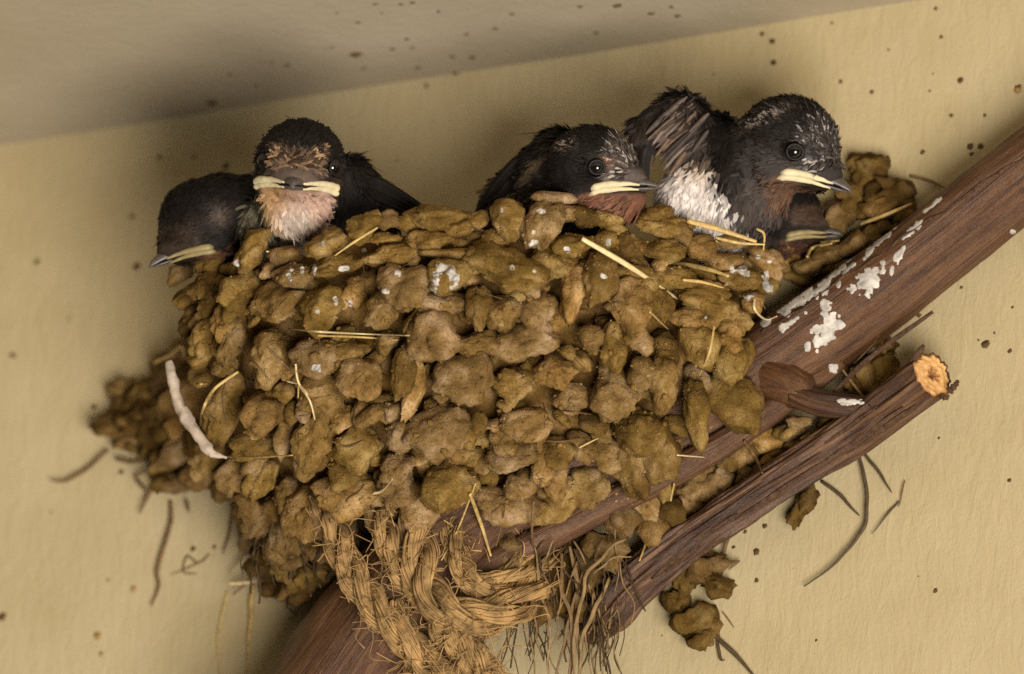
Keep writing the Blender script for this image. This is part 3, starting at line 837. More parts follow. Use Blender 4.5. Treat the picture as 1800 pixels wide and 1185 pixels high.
# grass blades and roots hanging behind, close to the wall
for pts, w, m, off in [
  ([(1510,800),(1524,870),(1516,930),(1470,990),(1414,1030)], 7, GRASS, 14), ([(1444,845),(1480,872),(1511,906)], 7, GRASS, 10), ([(1518,796),(1545,830),(1569,866)], 6, GRASS, 12), ([(1580,880),(1560,905),(1532,938)], 3.5, GRASS, 8), ([(1592,845),(1586,870),(1578,890)], 2.5, STRAW_DARK, 6),
  ([(1258,1118),(1290,1150),(1330,1192)], 9, GRASS, 14), ([(1262,1125),(1266,1158),(1274,1162)], 6, GRASS, 10), ([(1270,1075),(1290,1105)], 2.5, STRAW_DARK, 8),
  ([(192,790),(150,825),(115,845),(88,844)], 7, STRAW_DARK, 14), ([(300,880),(298,930),(276,1000),(280,1030),(266,1066)], 8, STRAW_DARK, 10), ([(282,830),(262,870),(246,904)], 8, STRAW_DARK, 16), ([(205,808),(235,812),(262,806)], 8, STRAW_DARK, 18), ([(255,862),(240,838),(262,824)], 7, STRAW_DARK, 16), ([(410,880),(404,930),(392,976)], 6, STRAW_DARK, 14), ([(330,880),(332,900)], 7, STRAW_DARK, 20), ([(345,990),(330,978),(322,1004),(345,1010)], 4, STRAW_DARK, 4), ([(370,975),(350,990),(300,1010)], 3, STRAW_DARK, 4),
  ([(166,757),(190,752)], 4, STRAW_DARK, 10), ([(470,930),(452,1000),(410,1046)], 9, STRAW_DARK, 40), ([(404,1026),(430,1024),(458,1021)], 5, STRAW_PALE, 46), ([(444,1026),(440,1100),(432,1200)], 8, STRAW, 16), ([(400,1040),(385,1110),(384,1200)], 4, STRAW, 6), ([(440,960),(400,1010)], 3, STRAW_DARK, 20), ([(500,1030),(505,1065),(520,1080)], 4, STRAW_DARK, 40), ([(745,368),(790,372),(830,374)], 5, STRAW_DARK, 200),
  ([(1540,592),(1562,600),(1580,640)], 3, STRAW_DARK, 8), ([(1600,310),(1640,320),(1665,330)], 6, STRAW_DARK, 10), ([(1286,930),(1275,960),(1272,1000)], 7, STRAW_DARK, 16), ([(1300,985),(1280,1000)], 5, STRAW_DARK, 16)]:
    PP = [(x, y, wall_d(x, y) + off) for x, y in pts]
    strand(PP, w, m, name='hanging_root' if m is STRAW_DARK else 'grass_blade', taper=(0.9, 0.35), flat=0.6, wob=2.0)
# fine rootlets worked into the mud: too many to count
parts = []
for k in range(90):
    x, y = random.uniform(350, 1300), random.uniform(420, 900)
    if not inside(x, y): continue
    a = random.uniform(0, 6.28); L = random.uniform(18, 60)
    pts = []
    for j in range(4):
        xx, yy = x + math.cos(a) * L * (j / 3 - .5) + random.uniform(-4, 4), y + math.sin(a) * L * (j / 3 - .5) + random.uniform(-4, 4)
        h, _ = hit(NEST_T, xx, yy)
        if h is None: break
        pts.append(h + np.array([0, 0, random.uniform(-2, 4)]))
    if len(pts) == 4:
        parts.append(tube(catmull(pts, 14), random.uniform(0.6, 1.2), 5))
v, f = join(parts)
mk('rootlets', v, f, STRAW_DARK, nest, kind='stuff')

# shredded bast hanging under the nest, right of the rope
for pts, w, m in [([(1100,948,-60),(1042,992,-60),(1020,1060,-55),(1008,1150,-50),(1012,1200,-50)], 7, BAST), ([(1072,1016,-70),(1048,1070,-62),(1026,1120,-56),(1016,1200,-52)], 8, BAST), ([(940,960,-80),(950,1040,-66),(968,1110,-60),(962,1200,-60)], 5, BAST), ([(985,975,-90),(990,1040,-70),(1006,1100,-64),(1000,1200,-60)], 8, STRAW_DARK), ([(1000,960,-95),(1012,1020,-80),(1016,1090,-70),(1020,1200,-70)], 9, BAST), ([(1022,1000,-85),(1000,1090,-66),(975,1200,-60)], 6, STRAW_DARK), ([(900,1100,-70),(885,1140,-60),(868,1200,-60)], 6, BAST), ([(1040,1010,-80),(1075,985,-70),(1110,978,-64)], 4, BAST), ([(925,1005,-90),(935,1060,-75),(945,1120,-70)], 6, STRAW_DARK)]:
    strand(pts, w, m, name='bast_strip', taper=(0.6, 0.6), flat=0.22, wob=4)
for mm, cnt, nm in ((ROOT, 110, 'root_tangle'), (BAST, 30, 'bast_tangle')):
    parts = []
    for k in range(cnt):
        x, y = random.uniform(890, 1120), random.uniform(930, 1120)
        if random.random() < 0.30 and mm is ROOT: x, y = random.uniform(440, 600), random.uniform(880, 980)
        L = random.uniform(40, 130); sl = random.uniform(-30, 30)
        dd = random.uniform(-110, -62) if x > 700 else random.uniform(-260, -180)
        pts = [V(x + sl * t + random.uniform(-9, 9), y + L * t, dd + random.uniform(-10, 10)) for t in (0, .33, .66, 1)]
        parts.append(tube(catmull(pts, 16), random.uniform(0.8, 2.2), 5))
    v, f = join(parts)
    mk(nm, v, f, mm, nest, kind='stuff')
for x, y, w, h, d in [(930,1000,60,60,-120),(985,1010,60,70,-125),(1030,1000,60,50,-120),(1060,960,70,50,-115),(950,1060,60,60,-135),(1000,1060,60,60,-140),(900,960,60,40,-110),(1090,920,60,50,-120),(1150,930,60,50,-130),(1180,900,50,40,-130)]:
    pellet(x, y, w, h, 0, d=d, m=MUD_DARK, rough=1.4, ico=ICO3)

# ------------------------------------------------------------------ jute rope
rope = root('jute_rope', V(760, 1080, -60), 'frayed tan jute rope knotted round the limb under the nest', 'rope')
def rope_run(pts, rad, plies=3, fib=26, turns=2.2, seed=0):
    n = 100
    path = catmull([V(*p) for p in pts], n)
    T, N, B = frames(path)
    out = []
    t = np.linspace(0, 1, n)
    for k in range(plies):
        ph = 2 * math.pi * k / plies + t * turns * 2 * math.pi + 0.5
        pc = path + rad * 0.60 * (np.cos(ph)[:, None] * N + np.sin(ph)[:, None] * B)
        T2, N2, B2 = frames(pc)
        out.append(tube(pc, rad * 0.36, 8))
        for j in range(fib):
            a0 = random.uniform(0, 6.28); rr = rad * 0.44 * random.uniform(0.78, 1.0)
            ph2 = a0 - t * (turns * 0.8 + random.uniform(-0.2, 0.2)) * 2 * math.pi
            rr = rr * (1 + 0.10 * np.sin(t * random.uniform(6, 14) + a0))
            fc = pc + rr[:, None] * (np.cos(ph2)[:, None] * N2 + np.sin(ph2)[:, None] * B2)
            fc = fc + 2.2 * np.stack([noise(fc / 30 + seed + j * 1.7, 1), noise(fc / 30 + seed + j * 1.7, 2), noise(fc / 30 + seed + j * 1.7, 3)], 1)
            i0, i1 = (0, n) if random.random() < 0.6 else sorted((random.randint(0, n - 30), n if random.random() < .5 else n - 5))
            if i1 - i0 < 12: i0, i1 = 0, n
            out.append(tube(fc[i0:i1], random.uniform(1.0, 3.4), 4))
    return join(out)
RUNS = [([(560,880,-170),(588,940,-95),(622,1010,-60),(668,1078,-36),(728,1140,-24),(800,1215,-20)], 29, 2.2),
        ([(655,878,-160),(672,925,-92),(690,975,-62),(722,1030,-44),(770,1075,-52),(800,1110,-70)], 24, 1.8),
        ([(742,885,-150),(734,930,-86),(736,990,-40),(756,1046,-10),(800,1080,8),(856,1086,2),(912,1060,-45),(955,1018,-115),(985,960,-215)], 34, 2.2),
        ([(790,905,-150),(796,950,-80),(812,1000,-44),(850,1030,-34),(900,1012,-74),(940,975,-125),(965,930,-215)], 22, 1.6),
        ([(770,1088,-10),(800,1122,0),(836,1160,-6),(880,1220,-16)], 30, 1.4),
        ([(690,1060,-50),(720,1130,-36),(740,1215,-36)], 20, 1.2)]
for k, (pts, rad, tr) in enumerate(RUNS):
    v, f = rope_run(pts, rad, turns=tr, seed=k * 5)
    mk('rope_strand', v, f, ROPE, rope)
parts = []
for k in range(650):
    pts, rad, tr = random.choice(RUNS)
    path = catmull([V(*p) for p in pts], 40)
    i = random.randint(1, 38)
    p0 = path[i] + np.array([random.uniform(-1, 1), random.uniform(-1, 1), random.uniform(0, 1)]) * rad * 0.9
    dr = nrm(np.gradient(path, axis=0)[i] + np.array([random.uniform(-1, 1), random.uniform(-1, 1), random.uniform(-.3, .8)]) * 9)
    L = random.uniform(20, 70)
    q = [p0, p0 + dr * L * .4 + rng.normal(0, 4, 3), p0 + dr * L * .8 + rng.normal(0, 8, 3), p0 + dr * L + rng.normal(0, 12, 3)]
    parts.append(tube(catmull(q, 14), random.uniform(0.6, 1.3), 4))
v, f = join(parts)
mk('loose_fibres', v, f, ROPE, rope, kind='stuff')

# ------------------------------------------------------------------ chicks
def smin(a, b, k):
    h = np.clip(0.5 + 0.5 * (b - a) / k, 0, 1)
    return b * (1 - h) + a * h - k * h * (1 - h)
def s_ell(P, c, r, M=None):
    q = P - c
    if M is not None: q = q @ np.asarray(M).T
    r = np.asarray(r, float)
    k0 = np.linalg.norm(q / r, axis=1); k1 = np.linalg.norm(q / r ** 2, axis=1)
    return k0 * (k0 - 1) / (k1 + 1e-9)
def s_cap(P, a, b, ra, rb):
    ab = b - a
    t = np.clip(((P - a) @ ab) / (ab @ ab), 0, 1)
    return np.linalg.norm(P - a - t[:, None] * ab, axis=1) - (ra + (rb - ra) * t)

BLACK = np.array([0.0095, 0.0067, 0.0054]); BROWN = np.array([0.036, 0.024, 0.017])
WHITE = np.array([0.72, 0.65, 0.61]); BUFF = np.array([0.31, 0.19, 0.105]); RUST = np.array([0.20, 0.088, 0.052]); PINK = np.array([0.42, 0.27, 0.205])

def chick(label, hc, r, f, roll, body, colfn, flow_body, nfeath, gape_mat=GAPE, extra=None, bill_len=1.0, base=None, lenfn=None, eyes=(1, -1), bill_drop=0.0):
    hc = V(*hc)
    f = nrm(f)
    u = nrm(np.array([0, 1.0, 0]) - f * f[1])
    s = np.cross(f, u)
    a = math.radians(roll)
    u, s = u * math.cos(a) + s * math.sin(a), s * math.cos(a) - u * math.sin(a)
    M = np.stack([f, s, u])
    def L(ff, ss, uu): return hc + r * (ff * f + ss * s + uu * u)
    def loc(P): return ((P - hc) @ M.T) / r
    def sdf(P):
        d = s_ell(P, L(0.02, 0, 0.06), np.array([1.0, 0.93, 0.93]) * r, M)
        d = smin(d, s_ell(P, L(0.62, 0, -0.20), np.array([0.62, 0.66, 0.44]) * r, M), 0.22 * r)
        d = smin(d, s_ell(P, L(0.95, 0, -0.22), np.array([0.42, 0.34, 0.26]) * r, M), 0.16 * r)
        for sg in (1, -1):
            d = smin(d, s_ell(P, L(0.22, sg * 0.60, -0.40), np.array([0.45, 0.34, 0.34]) * r, M), 0.2 * r)
        for kind, q in body:
            if kind == 'e': d = smin(d, s_ell(P, V(*q[0]), q[1]), 26)
            else: d = smin(d, s_cap(P, V(*q[0]), V(*q[1]), q[2], q[3]), 22)
        for sg in eyes:
            d = np.maximum(d, 0.215 * r - np.linalg.norm(P - L(0.53, sg * 0.80, 0.07), axis=1))
        return d + 1.2 * noise(P / 14, 8)
    lo, hi = [hc - 1.7 * r], [hc + 1.7 * r]
    for kind, q in body:
        if kind == 'e':
            lo.append(V(*q[0]) - np.array(q[1]) - 20); hi.append(V(*q[0]) + np.array(q[1]) + 20)
        else:
            for e, rr in ((q[0], q[2]), (q[1], q[3])):
                lo.append(V(*e) - rr - 20); hi.append(V(*e) + rr + 20)
    lo = np.min(lo, 0); hi = np.max(hi, 0)
    v, fc = surfnet(sdf, lo, hi, 5.0)
    rt = root('swallow_chick', base if base is not None else (hc - np.array([0, 150, 0])), label, 'bird', 'swallow chicks in the nest')
    mk('body', v, fc, SKIN, rt, colfn(v, loc(v), 0.5))
    # bill: wide flat triangle, upper and lower halves
    tip = 1.22 + 0.46 * bill_len
    def loft(sec):
        vv, f2, m = [], [], 20
        for (ff, wd, hu, hd, uc) in sec:
            for j in range(m):
                an = 2 * math.pi * j / m
                y = math.sin(an)
                vv.append(L(ff, wd * math.cos(an), uc + (hu if y > 0 else hd) * y))
        for i in range(len(sec) - 1):
            for j in range(m):
                k = (j + 1) % m
                f2.append([i * m + j, i * m + k, (i + 1) * m + k, (i + 1) * m + j])
        f2.append(list(range(m))[::-1]); f2.append([(len(sec) - 1) * m + j for j in range(m)])
        return np.array(vv), f2
    T = tip
    ub = [(0.75, 0.52, 0.20, 0.05, -0.30), (1.0, 0.40, 0.20, 0.04, -0.29), (1.2, 0.27, 0.155, 0.03, -0.285), (0.5 * (1.2 + T), 0.16, 0.11, 0.03, -0.29), (T - 0.07, 0.07, 0.065, 0.03, -0.31), (T, 0.018, 0.02, 0.03, -0.345)]
    lb = [(0.75, 0.52, 0.02, 0.10, -0.40), (1.0, 0.38, 0.02, 0.10, -0.385), (1.2, 0.24, 0.02, 0.09, -0.375), (0.5 * (1.2 + T), 0.13, 0.02, 0.065, -0.365), (T - 0.1, 0.04, 0.02, 0.03, -0.362)]
    vv, f2 = loft(ub); mk('upper_bill', vv, f2, BILL, rt)
    vv, f2 = loft(lb); mk('lower_bill', vv, f2, BILL, rt)
    for sg in (1, -1):
        P = [L(0.42, sg * 0.84, -0.47), L(0.56, sg * 0.86, -0.40), L(0.75, sg * 0.72, -0.34), L(0.95, sg * 0.53, -0.315), L(1.14, sg * 0.36, -0.315), L(1.32, sg * 0.21, -0.325)]
        path = catmull(P, 36); t = np.linspace(0, 1, 36)
        prof = np.minimum(1, t * 4 + 0.28) * (1 - 0.72 * np.clip((t - 0.45) / 0.55, 0, 1))
        v1, f1 = tube(path + 0.028 * r * u, 0.085 * r * prof, 12)
        v2, f3 = tube(path - 0.085 * r * u - 0.02 * r * f, 0.068 * r * prof, 12)
        vv, f2 = join([(v1, f1), (v2, f3)])
        vv = vv + 0.8 * np.stack([noise(vv / 9, 1), noise(vv / 9, 2), noise(vv / 9, 3)], 1)
        mk('gape_flange', vv, f2, gape_mat, rt)
    epos = []
    for sg in eyes:
        c = L(0.51, sg * 0.725, 0.07)
        epos.append(c)
        dirs, fcs = ICO3
        eye = mk('eye', c + dirs * r * 0.175, fcs, EYE, rt)
        on = nrm(sg * s * 0.85 + f * 0.52)
        e1 = nrm(np.cross(on, u)); e2 = np.cross(on, e1)
        aa = np.linspace(0, 2 * math.pi, 29)
        path = c + on * r * 0.075 + r * 0.165 * (np.cos(aa)[:, None] * e1 + 0.92 * np.sin(aa)[:, None] * e2)
        vv, f2 = tube(path, 0.027 * r, 7)
        mk('eyelid', vv, f2, RING, eye)
    # plumage: short overlapping vanes laid along the flow of the coat
    tri = np.vstack([fc[:, [0, 1, 2]], fc[:, [0, 2, 3]]])
    A, B_, C_ = v[tri[:, 0]], v[tri[:, 1]], v[tri[:, 2]]
    cr = np.cross(B_ - A, C_ - A); ar = np.linalg.norm(cr, axis=1)
    nn = cr / (ar[:, None] + 1e-9)
    vis = nn[:, 2] > -0.55
    wgt = ar * vis; wgt = wgt / wgt.sum()
    ix = rng.choice(len(tri), nfeath, p=wgt)
    b1, b2 = rng.random(nfeath), rng.random(nfeath)
    sw = b1 + b2 > 1; b1[sw] = 1 - b1[sw]; b2[sw] = 1 - b2[sw]
    p = A[ix] + b1[:, None] * (B_ - A)[ix] + b2[:, None] * (C_ - A)[ix]
    n = nn[ix]
    l = loc(p)
    keep = np.ones(nfeath, bool)
    for c in epos: keep &= np.linalg.norm(p - c, axis=1) > 0.19 * r
    keep &= l[:, 0] < 1.18
    gp = (np.abs(np.abs(l[:, 1]) - (0.86 - 0.55 * np.clip(l[:, 0] - 0.5, 0, 1))) < 0.13) & (np.abs(l[:, 2] + 0.36) < 0.13) & (l[:, 0] > 0.36)
    keep &= ~gp
    p, n, l = p[keep], n[keep], l[keep]
    N_ = len(p)
    hw = np.clip((1.25 - np.linalg.norm(l, axis=1)) / 0.35, 0, 1)[:, None]
    fl = hw * nrm(p - L(1.35, 0, -0.28)) * 1.2 + (1 - hw) * flow_body(p)
    fl = fl + rng.normal(0, 0.28, (N_, 3))
    tdir = nrm(fl - n * (fl * n).sum(1, keepdims=True))
    bdir = np.cross(n, tdir)
    face = np.clip((l[:, 0] - 0.45) / 0.5, 0, 1) * hw[:, 0]
    Lf = (12 + 16 * (1 - hw[:, 0]) - 6.5 * face) * rng.uniform(0.7, 1.35, N_) * (r / 80)
    Wf = (3.4 + 4.0 * (1 - hw[:, 0]) - 1.2 * face) * rng.uniform(0.7, 1.3, N_) * (r / 80)
    if lenfn is not None:
        a_, b_ = lenfn(p, l); Lf = Lf * a_; Wf = Wf * b_
    # keep eyes, gape and bill clear
    ok = np.ones(N_, bool)
    for tt in (0.0, 0.35, 0.7, 1.0):
        pt = p + tdir * (Lf * tt)[:, None]; lt = loc(pt)
        for c in epos: ok &= np.linalg.norm(pt - c, axis=1) > 0.205 * r
        gx = np.interp(lt[:, 0], [0.3, 0.42, 0.56, 0.75, 0.98, 1.2, 1.36], [0.84, 0.84, 0.86, 0.72, 0.50, 0.30, 0.18])
        gu = np.interp(lt[:, 0], [0.3, 0.42, 0.56, 0.75, 0.98, 1.2], [-0.52, -0.49, -0.43, -0.38, -0.35, -0.35])
        ok &= ~((lt[:, 0] > 0.36) & (np.abs(lt[:, 1]) > gx - 0.22) & (np.abs(lt[:, 2] - gu) < 0.15))
        ok &= ~((lt[:, 0] > 1.12) & (np.abs(lt[:, 2] + 0.32) < 0.26))
    p, n, l, tdir, bdir, Lf, Wf, hw = p[ok], n[ok], l[ok], tdir[ok], bdir[ok], Lf[ok], Wf[ok], hw[ok]
    N_ = len(p)
    lift = rng.uniform(0.05, 0.22, N_)
    lift += (rng.random(N_) < 0.02) * 0.25
    wisp = rng.random(N_) < 0.03
    Lf = np.where(wisp, Lf * 1.7, Lf); Wf = np.where(wisp, Wf * 0.45, Wf)
    col = colfn(p, l, rng.random(N_))
    col = col * rng.uniform(0.7, 1.3, N_)[:, None]
    rows = []
    for t_, w_ in ((0.0, 0.7), (0.4, 1.0), (0.78, 0.75)):
        h_ = lift * t_ * (1.15 - 0.4 * t_)
        m = p + tdir * (Lf * t_)[:, None] + n * (Lf * h_ - 1.0 * (t_ == 0))[:, None]
        rows.append(m - bdir * (Wf * w_ * 0.5)[:, None] - n * 0.4); rows.append(m + bdir * (Wf * w_ * 0.5)[:, None] - n * 0.4)
    rows.append(p + tdir * Lf[:, None] + n * (Lf * lift * 0.75)[:, None])
    vv = np.stack(rows, 1).reshape(-1, 3)
    o = np.arange(N_)[:, None] * 7
    qd = np.vstack([o + np.array([0, 1, 3, 2]), o + np.array([2, 3, 5, 4])]).tolist()
    td = (o + np.array([4, 5, 6])).tolist()
    mk('plumage', vv, qd + td, PLUM, rt, np.repeat(col, 7, 0), smooth=False, kind='stuff')
    if extra: extra(rt, L, f, s, u, r)
    return rt

def vane(rt, pts, w, col, name='wing_feather', nrmv=(0, 0, 1), curl=0.25):
    n = 18
    path = catmull([V(*p) for p in pts], n)
    T = nrm(np.gradient(path, axis=0))
    B = nrm(np.cross(T, np.asarray(nrmv, float)))
    Nn = np.cross(B, T)
    t = np.linspace(0, 1, n)
    half = 0.5 * w * np.minimum(1, 0.35 + t * 4) * np.sqrt(np.clip(1 - (np.clip(t - 0.62, 0, 1) / 0.385) ** 2, 0, 1))
    ks = np.linspace(-1, 1, 7)
    v = np.concatenate([path[:, None] + ks[None, :, None] * half[:, None, None] * B[:, None] - (np.abs(ks) ** 2)[None, :, None] * (curl * half)[:, None, None] * Nn[:, None],
                        path[:, None] + ks[None, :, None] * half[:, None, None] * B[:, None] * 0.98 - ((np.abs(ks) ** 2)[None, :, None] * (curl * half)[:, None, None] + 1.6) * Nn[:, None]], 0)
    v = v.reshape(-1, 3)
    m = 7; fcs = []
    for side in (0, 1):
        o = side * n * m
        for i in range(n - 1):
            for j in range(m - 1):
                q = [o + i * m + j, o + i * m + j + 1, o + (i + 1) * m + j + 1, o + (i + 1) * m + j]
                fcs.append(q if side == 0 else q[::-1])
    col = np.asarray(col, float)
    kk = np.tile(np.abs(np.tile(ks, n)), 2)
    rnd = noise(v / np.array([5.0, 5.0, 9.0]), 12)
    cc = col * (1 - 0.25 * kk[:, None]) * (1 + 0.35 * rnd[:, None])
    sh = kk < 0.12
    cc[sh] = cc[sh] * 1.5 + 0.01
    mk(name, v, fcs, PLUM, rt, cc)

def blend(base, col, m): return base * (1 - m[:, None]) + np.asarray(col) * m[:, None]
def sst(x, a, b):
    t = np.clip((x - a) / (b - a), 0, 1); return t * t * (3 - 2 * t)
def two(n, a, b, z=0.0):
    return np.stack([np.full(n, a), np.full(n, b), np.full(n, z)], 1)

# -- the chick that looks straight out
def col2(P, l, rn):
    n1 = noise(P / 11, 31); n2 = noise(P / 30, 32)
    c = np.tile(BLACK, (len(P), 1)) * (1 + 0.3 * n2[:, None])
    fo = sst(l[:, 0], 0.50, 0.62) * sst(l[:, 2], -0.06, 0.06) * (1 - sst(l[:, 2], 0.30 + 0.20 * np.abs(l[:, 1]), 0.42 + 0.20 * np.abs(l[:, 1]))) * (1 - sst(np.abs(l[:, 1]), 0.46, 0.60))
    fo = fo * (0.35 + 0.65 * (n1 > -0.1)) * (0.15 + 0.85 * (np.asarray(rn) > 0.38))
    c = blend(c, BUFF, fo)
    lr = sst(l[:, 0], 0.60, 0.80) * sst(l[:, 2], -0.36, -0.26) * (1 - sst(l[:, 2], 0.0, 0.12)) * (1 - sst(np.abs(l[:, 1]), 0.40, 0.62))
    c = blend(c, np.array([0.115, 0.082, 0.066]), lr * (0.55 + 0.45 * (np.asarray(rn) > 0.4)))
    ck = sst(np.abs(l[:, 1]), 0.5, 0.8) * sst(-l[:, 2], 0.0, 0.3) * sst(l[:, 0], -0.1, 0.2)
    c = blend(c, BROWN * 1.3, ck * 0.7)
    th = sst(-l[:, 2], 0.40, 0.50) * sst(l[:, 0], 0.0, 0.25) * (1 - sst(np.abs(l[:, 1]), 0.66, 0.84)) * (1 - sst(-l[:, 2], 1.15, 1.5))
    tc = blend(np.tile(PINK, (len(P), 1)), BUFF * 0.9, sst(l[:, 1] * -1, 0.05, 0.5)) if False else np.tile(PINK, (len(P), 1))
    xs = P[:, 0] + 900
    tc = blend(tc, np.array([0.40, 0.23, 0.105]), 1 - sst(xs, 480, 520))
    tc = blend(tc, np.array([0.52, 0.42, 0.35]), sst(-l[:, 2], 0.7, 1.0) * (1 - sst(np.abs(xs - 515), 15, 45)))
    c = blend(c, tc, th)
    ys = 592.5 - P[:, 1]
    br = sst(ys, 372, 398) * (1 - sst(np.abs(xs - 508 + (ys - 390) * 0.2), 28, 70)) * (P[:, 2] > -190)
    c = blend(c, np.array([0.36, 0.29, 0.225]), br * (0.6 + 0.3 * n1))
    fl = np.exp(-(((xs - 446) / 24) ** 2 + ((ys - 388) / 34) ** 2)) * (P[:, 2] > -215)
    c = blend(c, np.array([0.33, 0.29, 0.20]), np.clip(fl * 1.2, 0, 1))
    return c
def ex2(rt, L, f, s, u, r):
    for k in range(6):
        y0 = 306 + k * 9
        vane(rt, [(628 + 3 * k, y0, -150 - 2 * k), (680 + 2 * k, y0 + 18 + k, -152 - 2 * k), (757 - 7 * k, 372 + 2 * k, -172)], 14, BLACK * (0.9 + 0.5 * (k % 2)), nrmv=(0.2, 0.5, 0.8))
chick('chick looking straight at the camera with buff forehead and pale throat', (528, 292, -120), 82, (-0.07, -0.07, 1.0), -5,
      [('e', ((525, 362, -135), (66, 52, 58))), ('e', ((545, 455, -250), (120, 92, 80))), ('e', ((450, 395, -210), (34, 44, 34))), ('c', ((612, 320, -185), (715, 372, -215), 46, 14)), ('e', ((620, 385, -205), (78, 60, 60)))],
      col2, lambda p: two(len(p), 0.25, -1.0, -0.2), 15000, extra=ex2, base=V(545, 540, -215))

# -- leftmost chick, bill over the rim
def col1(P, l, rn):
    n2 = noise(P / 26, 42)
    c = np.tile(BLACK * 0.85, (len(P), 1)) * (1 + 0.3 * n2[:, None])
    xs = P[:, 0] + 900; ys = 592.5 - P[:, 1]
    pt = np.exp(-(((xs - 372) / 22) ** 2 + ((ys - 384) / 18) ** 2))
    c = blend(c, np.array([0.14, 0.098, 0.08]), np.clip(pt, 0, 1) * 0.45)
    th = sst(-l[:, 2], 0.50, 0.62) * sst(l[:, 0], 0.1, 0.4) * (1 - sst(-l[:, 2], 1.0, 1.3))
    c = blend(c, np.array([0.16, 0.075, 0.035]), th)
    lo = sst(l[:, 0], 0.5, 0.9) * sst(l[:, 2], -0.3, -0.1) * (1 - sst(l[:, 2], 0.2, 0.4))
    c = blend(c, BROWN * 1.4, lo * 0.7)
    return c
chick('leftmost dark chick with its bill hanging over the left end of the rim', (357, 392, -235), 78, (-0.78, -0.42, 0.48), 0,
      [('e', ((405, 385, -262), (72, 66, 66))), ('e', ((430, 440, -265), (66, 70, 60))), ('c', ((380, 345, -262), (445, 345, -262), 34, 32))],
      col1, lambda p: two(len(p), 0.9, -0.3, -0.3), 11000, gape_mat=GAPE_DIM, bill_len=1.05, base=V(420, 520, -265), eyes=())

# -- middle chick resting its chin on the rim
def col3(P, l, rn):
    n1 = noise(P / 9, 51); n2 = noise(P / 28, 52)
    c = np.tile(BLACK, (len(P), 1)) * (1 + 0.35 * n2[:, None])
    xs = P[:, 0] + 900; ys = 592.5 - P[:, 1]
    rn = np.asarray(rn)
    face = sst(l[:, 0], 0.62, 0.85) * sst(l[:, 2], -0.32, -0.15)
    c = blend(c, np.array([0.11, 0.088, 0.078]), face * (0.4 + 0.6 * (rn > 0.45)))
    pin = sst(l[:, 0], 0.60, 0.75) * (rn > 0.84) * (l[:, 2] > -0.2)
    c = blend(c, np.array([0.42, 0.37, 0.34]), pin)
    lore = np.exp(-(((l[:, 0] - 0.74) / 0.16) ** 2 + ((l[:, 2] - 0.13) / 0.10) ** 2)) * sst(np.abs(l[:, 1]), 0.2, 0.4)
    c = blend(c, np.array([0.22, 0.105, 0.05]), np.clip(lore, 0, 1) * 0.8)
    th = sst(-l[:, 2], 0.46, 0.56) * sst(l[:, 0], 0.15, 0.4) * (1 - sst(-l[:, 2], 1.25, 1.5))
    c = blend(c, RUST * (1.0), th * (0.75 + 0.25 * n1))
    wg = sst(985 - xs, 0, 40) * (P[:, 2] > -235)
    st_ = 0.5 + 0.5 * np.sin((xs * 0.8 + ys * 0.55) * 0.16 + 2 * n2)
    c = blend(c, np.array([0.085, 0.058, 0.036]), wg * sst(st_, 0.55, 0.9) * 0.9)
    tuft = np.exp(-(((xs - 1000) / 18) ** 2 + ((ys - 252) / 9) ** 2))
    c = blend(c, np.array([0.20, 0.155, 0.13]), np.clip(tuft * 1.3, 0, 1) * (rn > 0.4))
    return c
def ex3(rt, L, f, s, u, r):
    for k, (a, b, c_, w, col) in enumerate([((985, 245), (905, 285), (836, 372), 22, BLACK), ((985, 258), (912, 300), (846, 380), 22, BLACK * 1.2), ((980, 272), (915, 318), (862, 388), 24, (0.085, 0.058, 0.038)), ((975, 286), (918, 330), (880, 392), 24, (0.05, 0.034, 0.024)), ((968, 300), (920, 345), (898, 396), 22, (0.10, 0.072, 0.048)), ((962, 318), (925, 356), (914, 398), 20, (0.05, 0.035, 0.025)), ((958, 335), (930, 365), (925, 400), 18, BLACK)]):
        vane(rt, [(a[0], a[1], -168 + 4 * k), (b[0], b[1], -172 + 4 * k), (c_[0], c_[1], -186 + 4 * k)], w, col, nrmv=(-0.35, 0.35, 0.85))
chick('middle chick resting its rusty chin on the rim, bill to the right', (1040, 300, -110), 80, (0.87, -0.02, 0.47), 0,
      [('e', ((985, 320, -180), (78, 72, 66))), ('e', ((930, 372, -215), (74, 74, 56))), ('e', ((1000, 420, -240), (100, 76, 70))), ('e', ((1090, 352, -88), (46, 30, 40))), ('c', ((985, 268, -190), (880, 345, -215), 40, 22))],
      col3, lambda p: two(len(p), -0.85, -0.55, -0.1), 15000, extra=ex3, base=V(985, 500, -200))

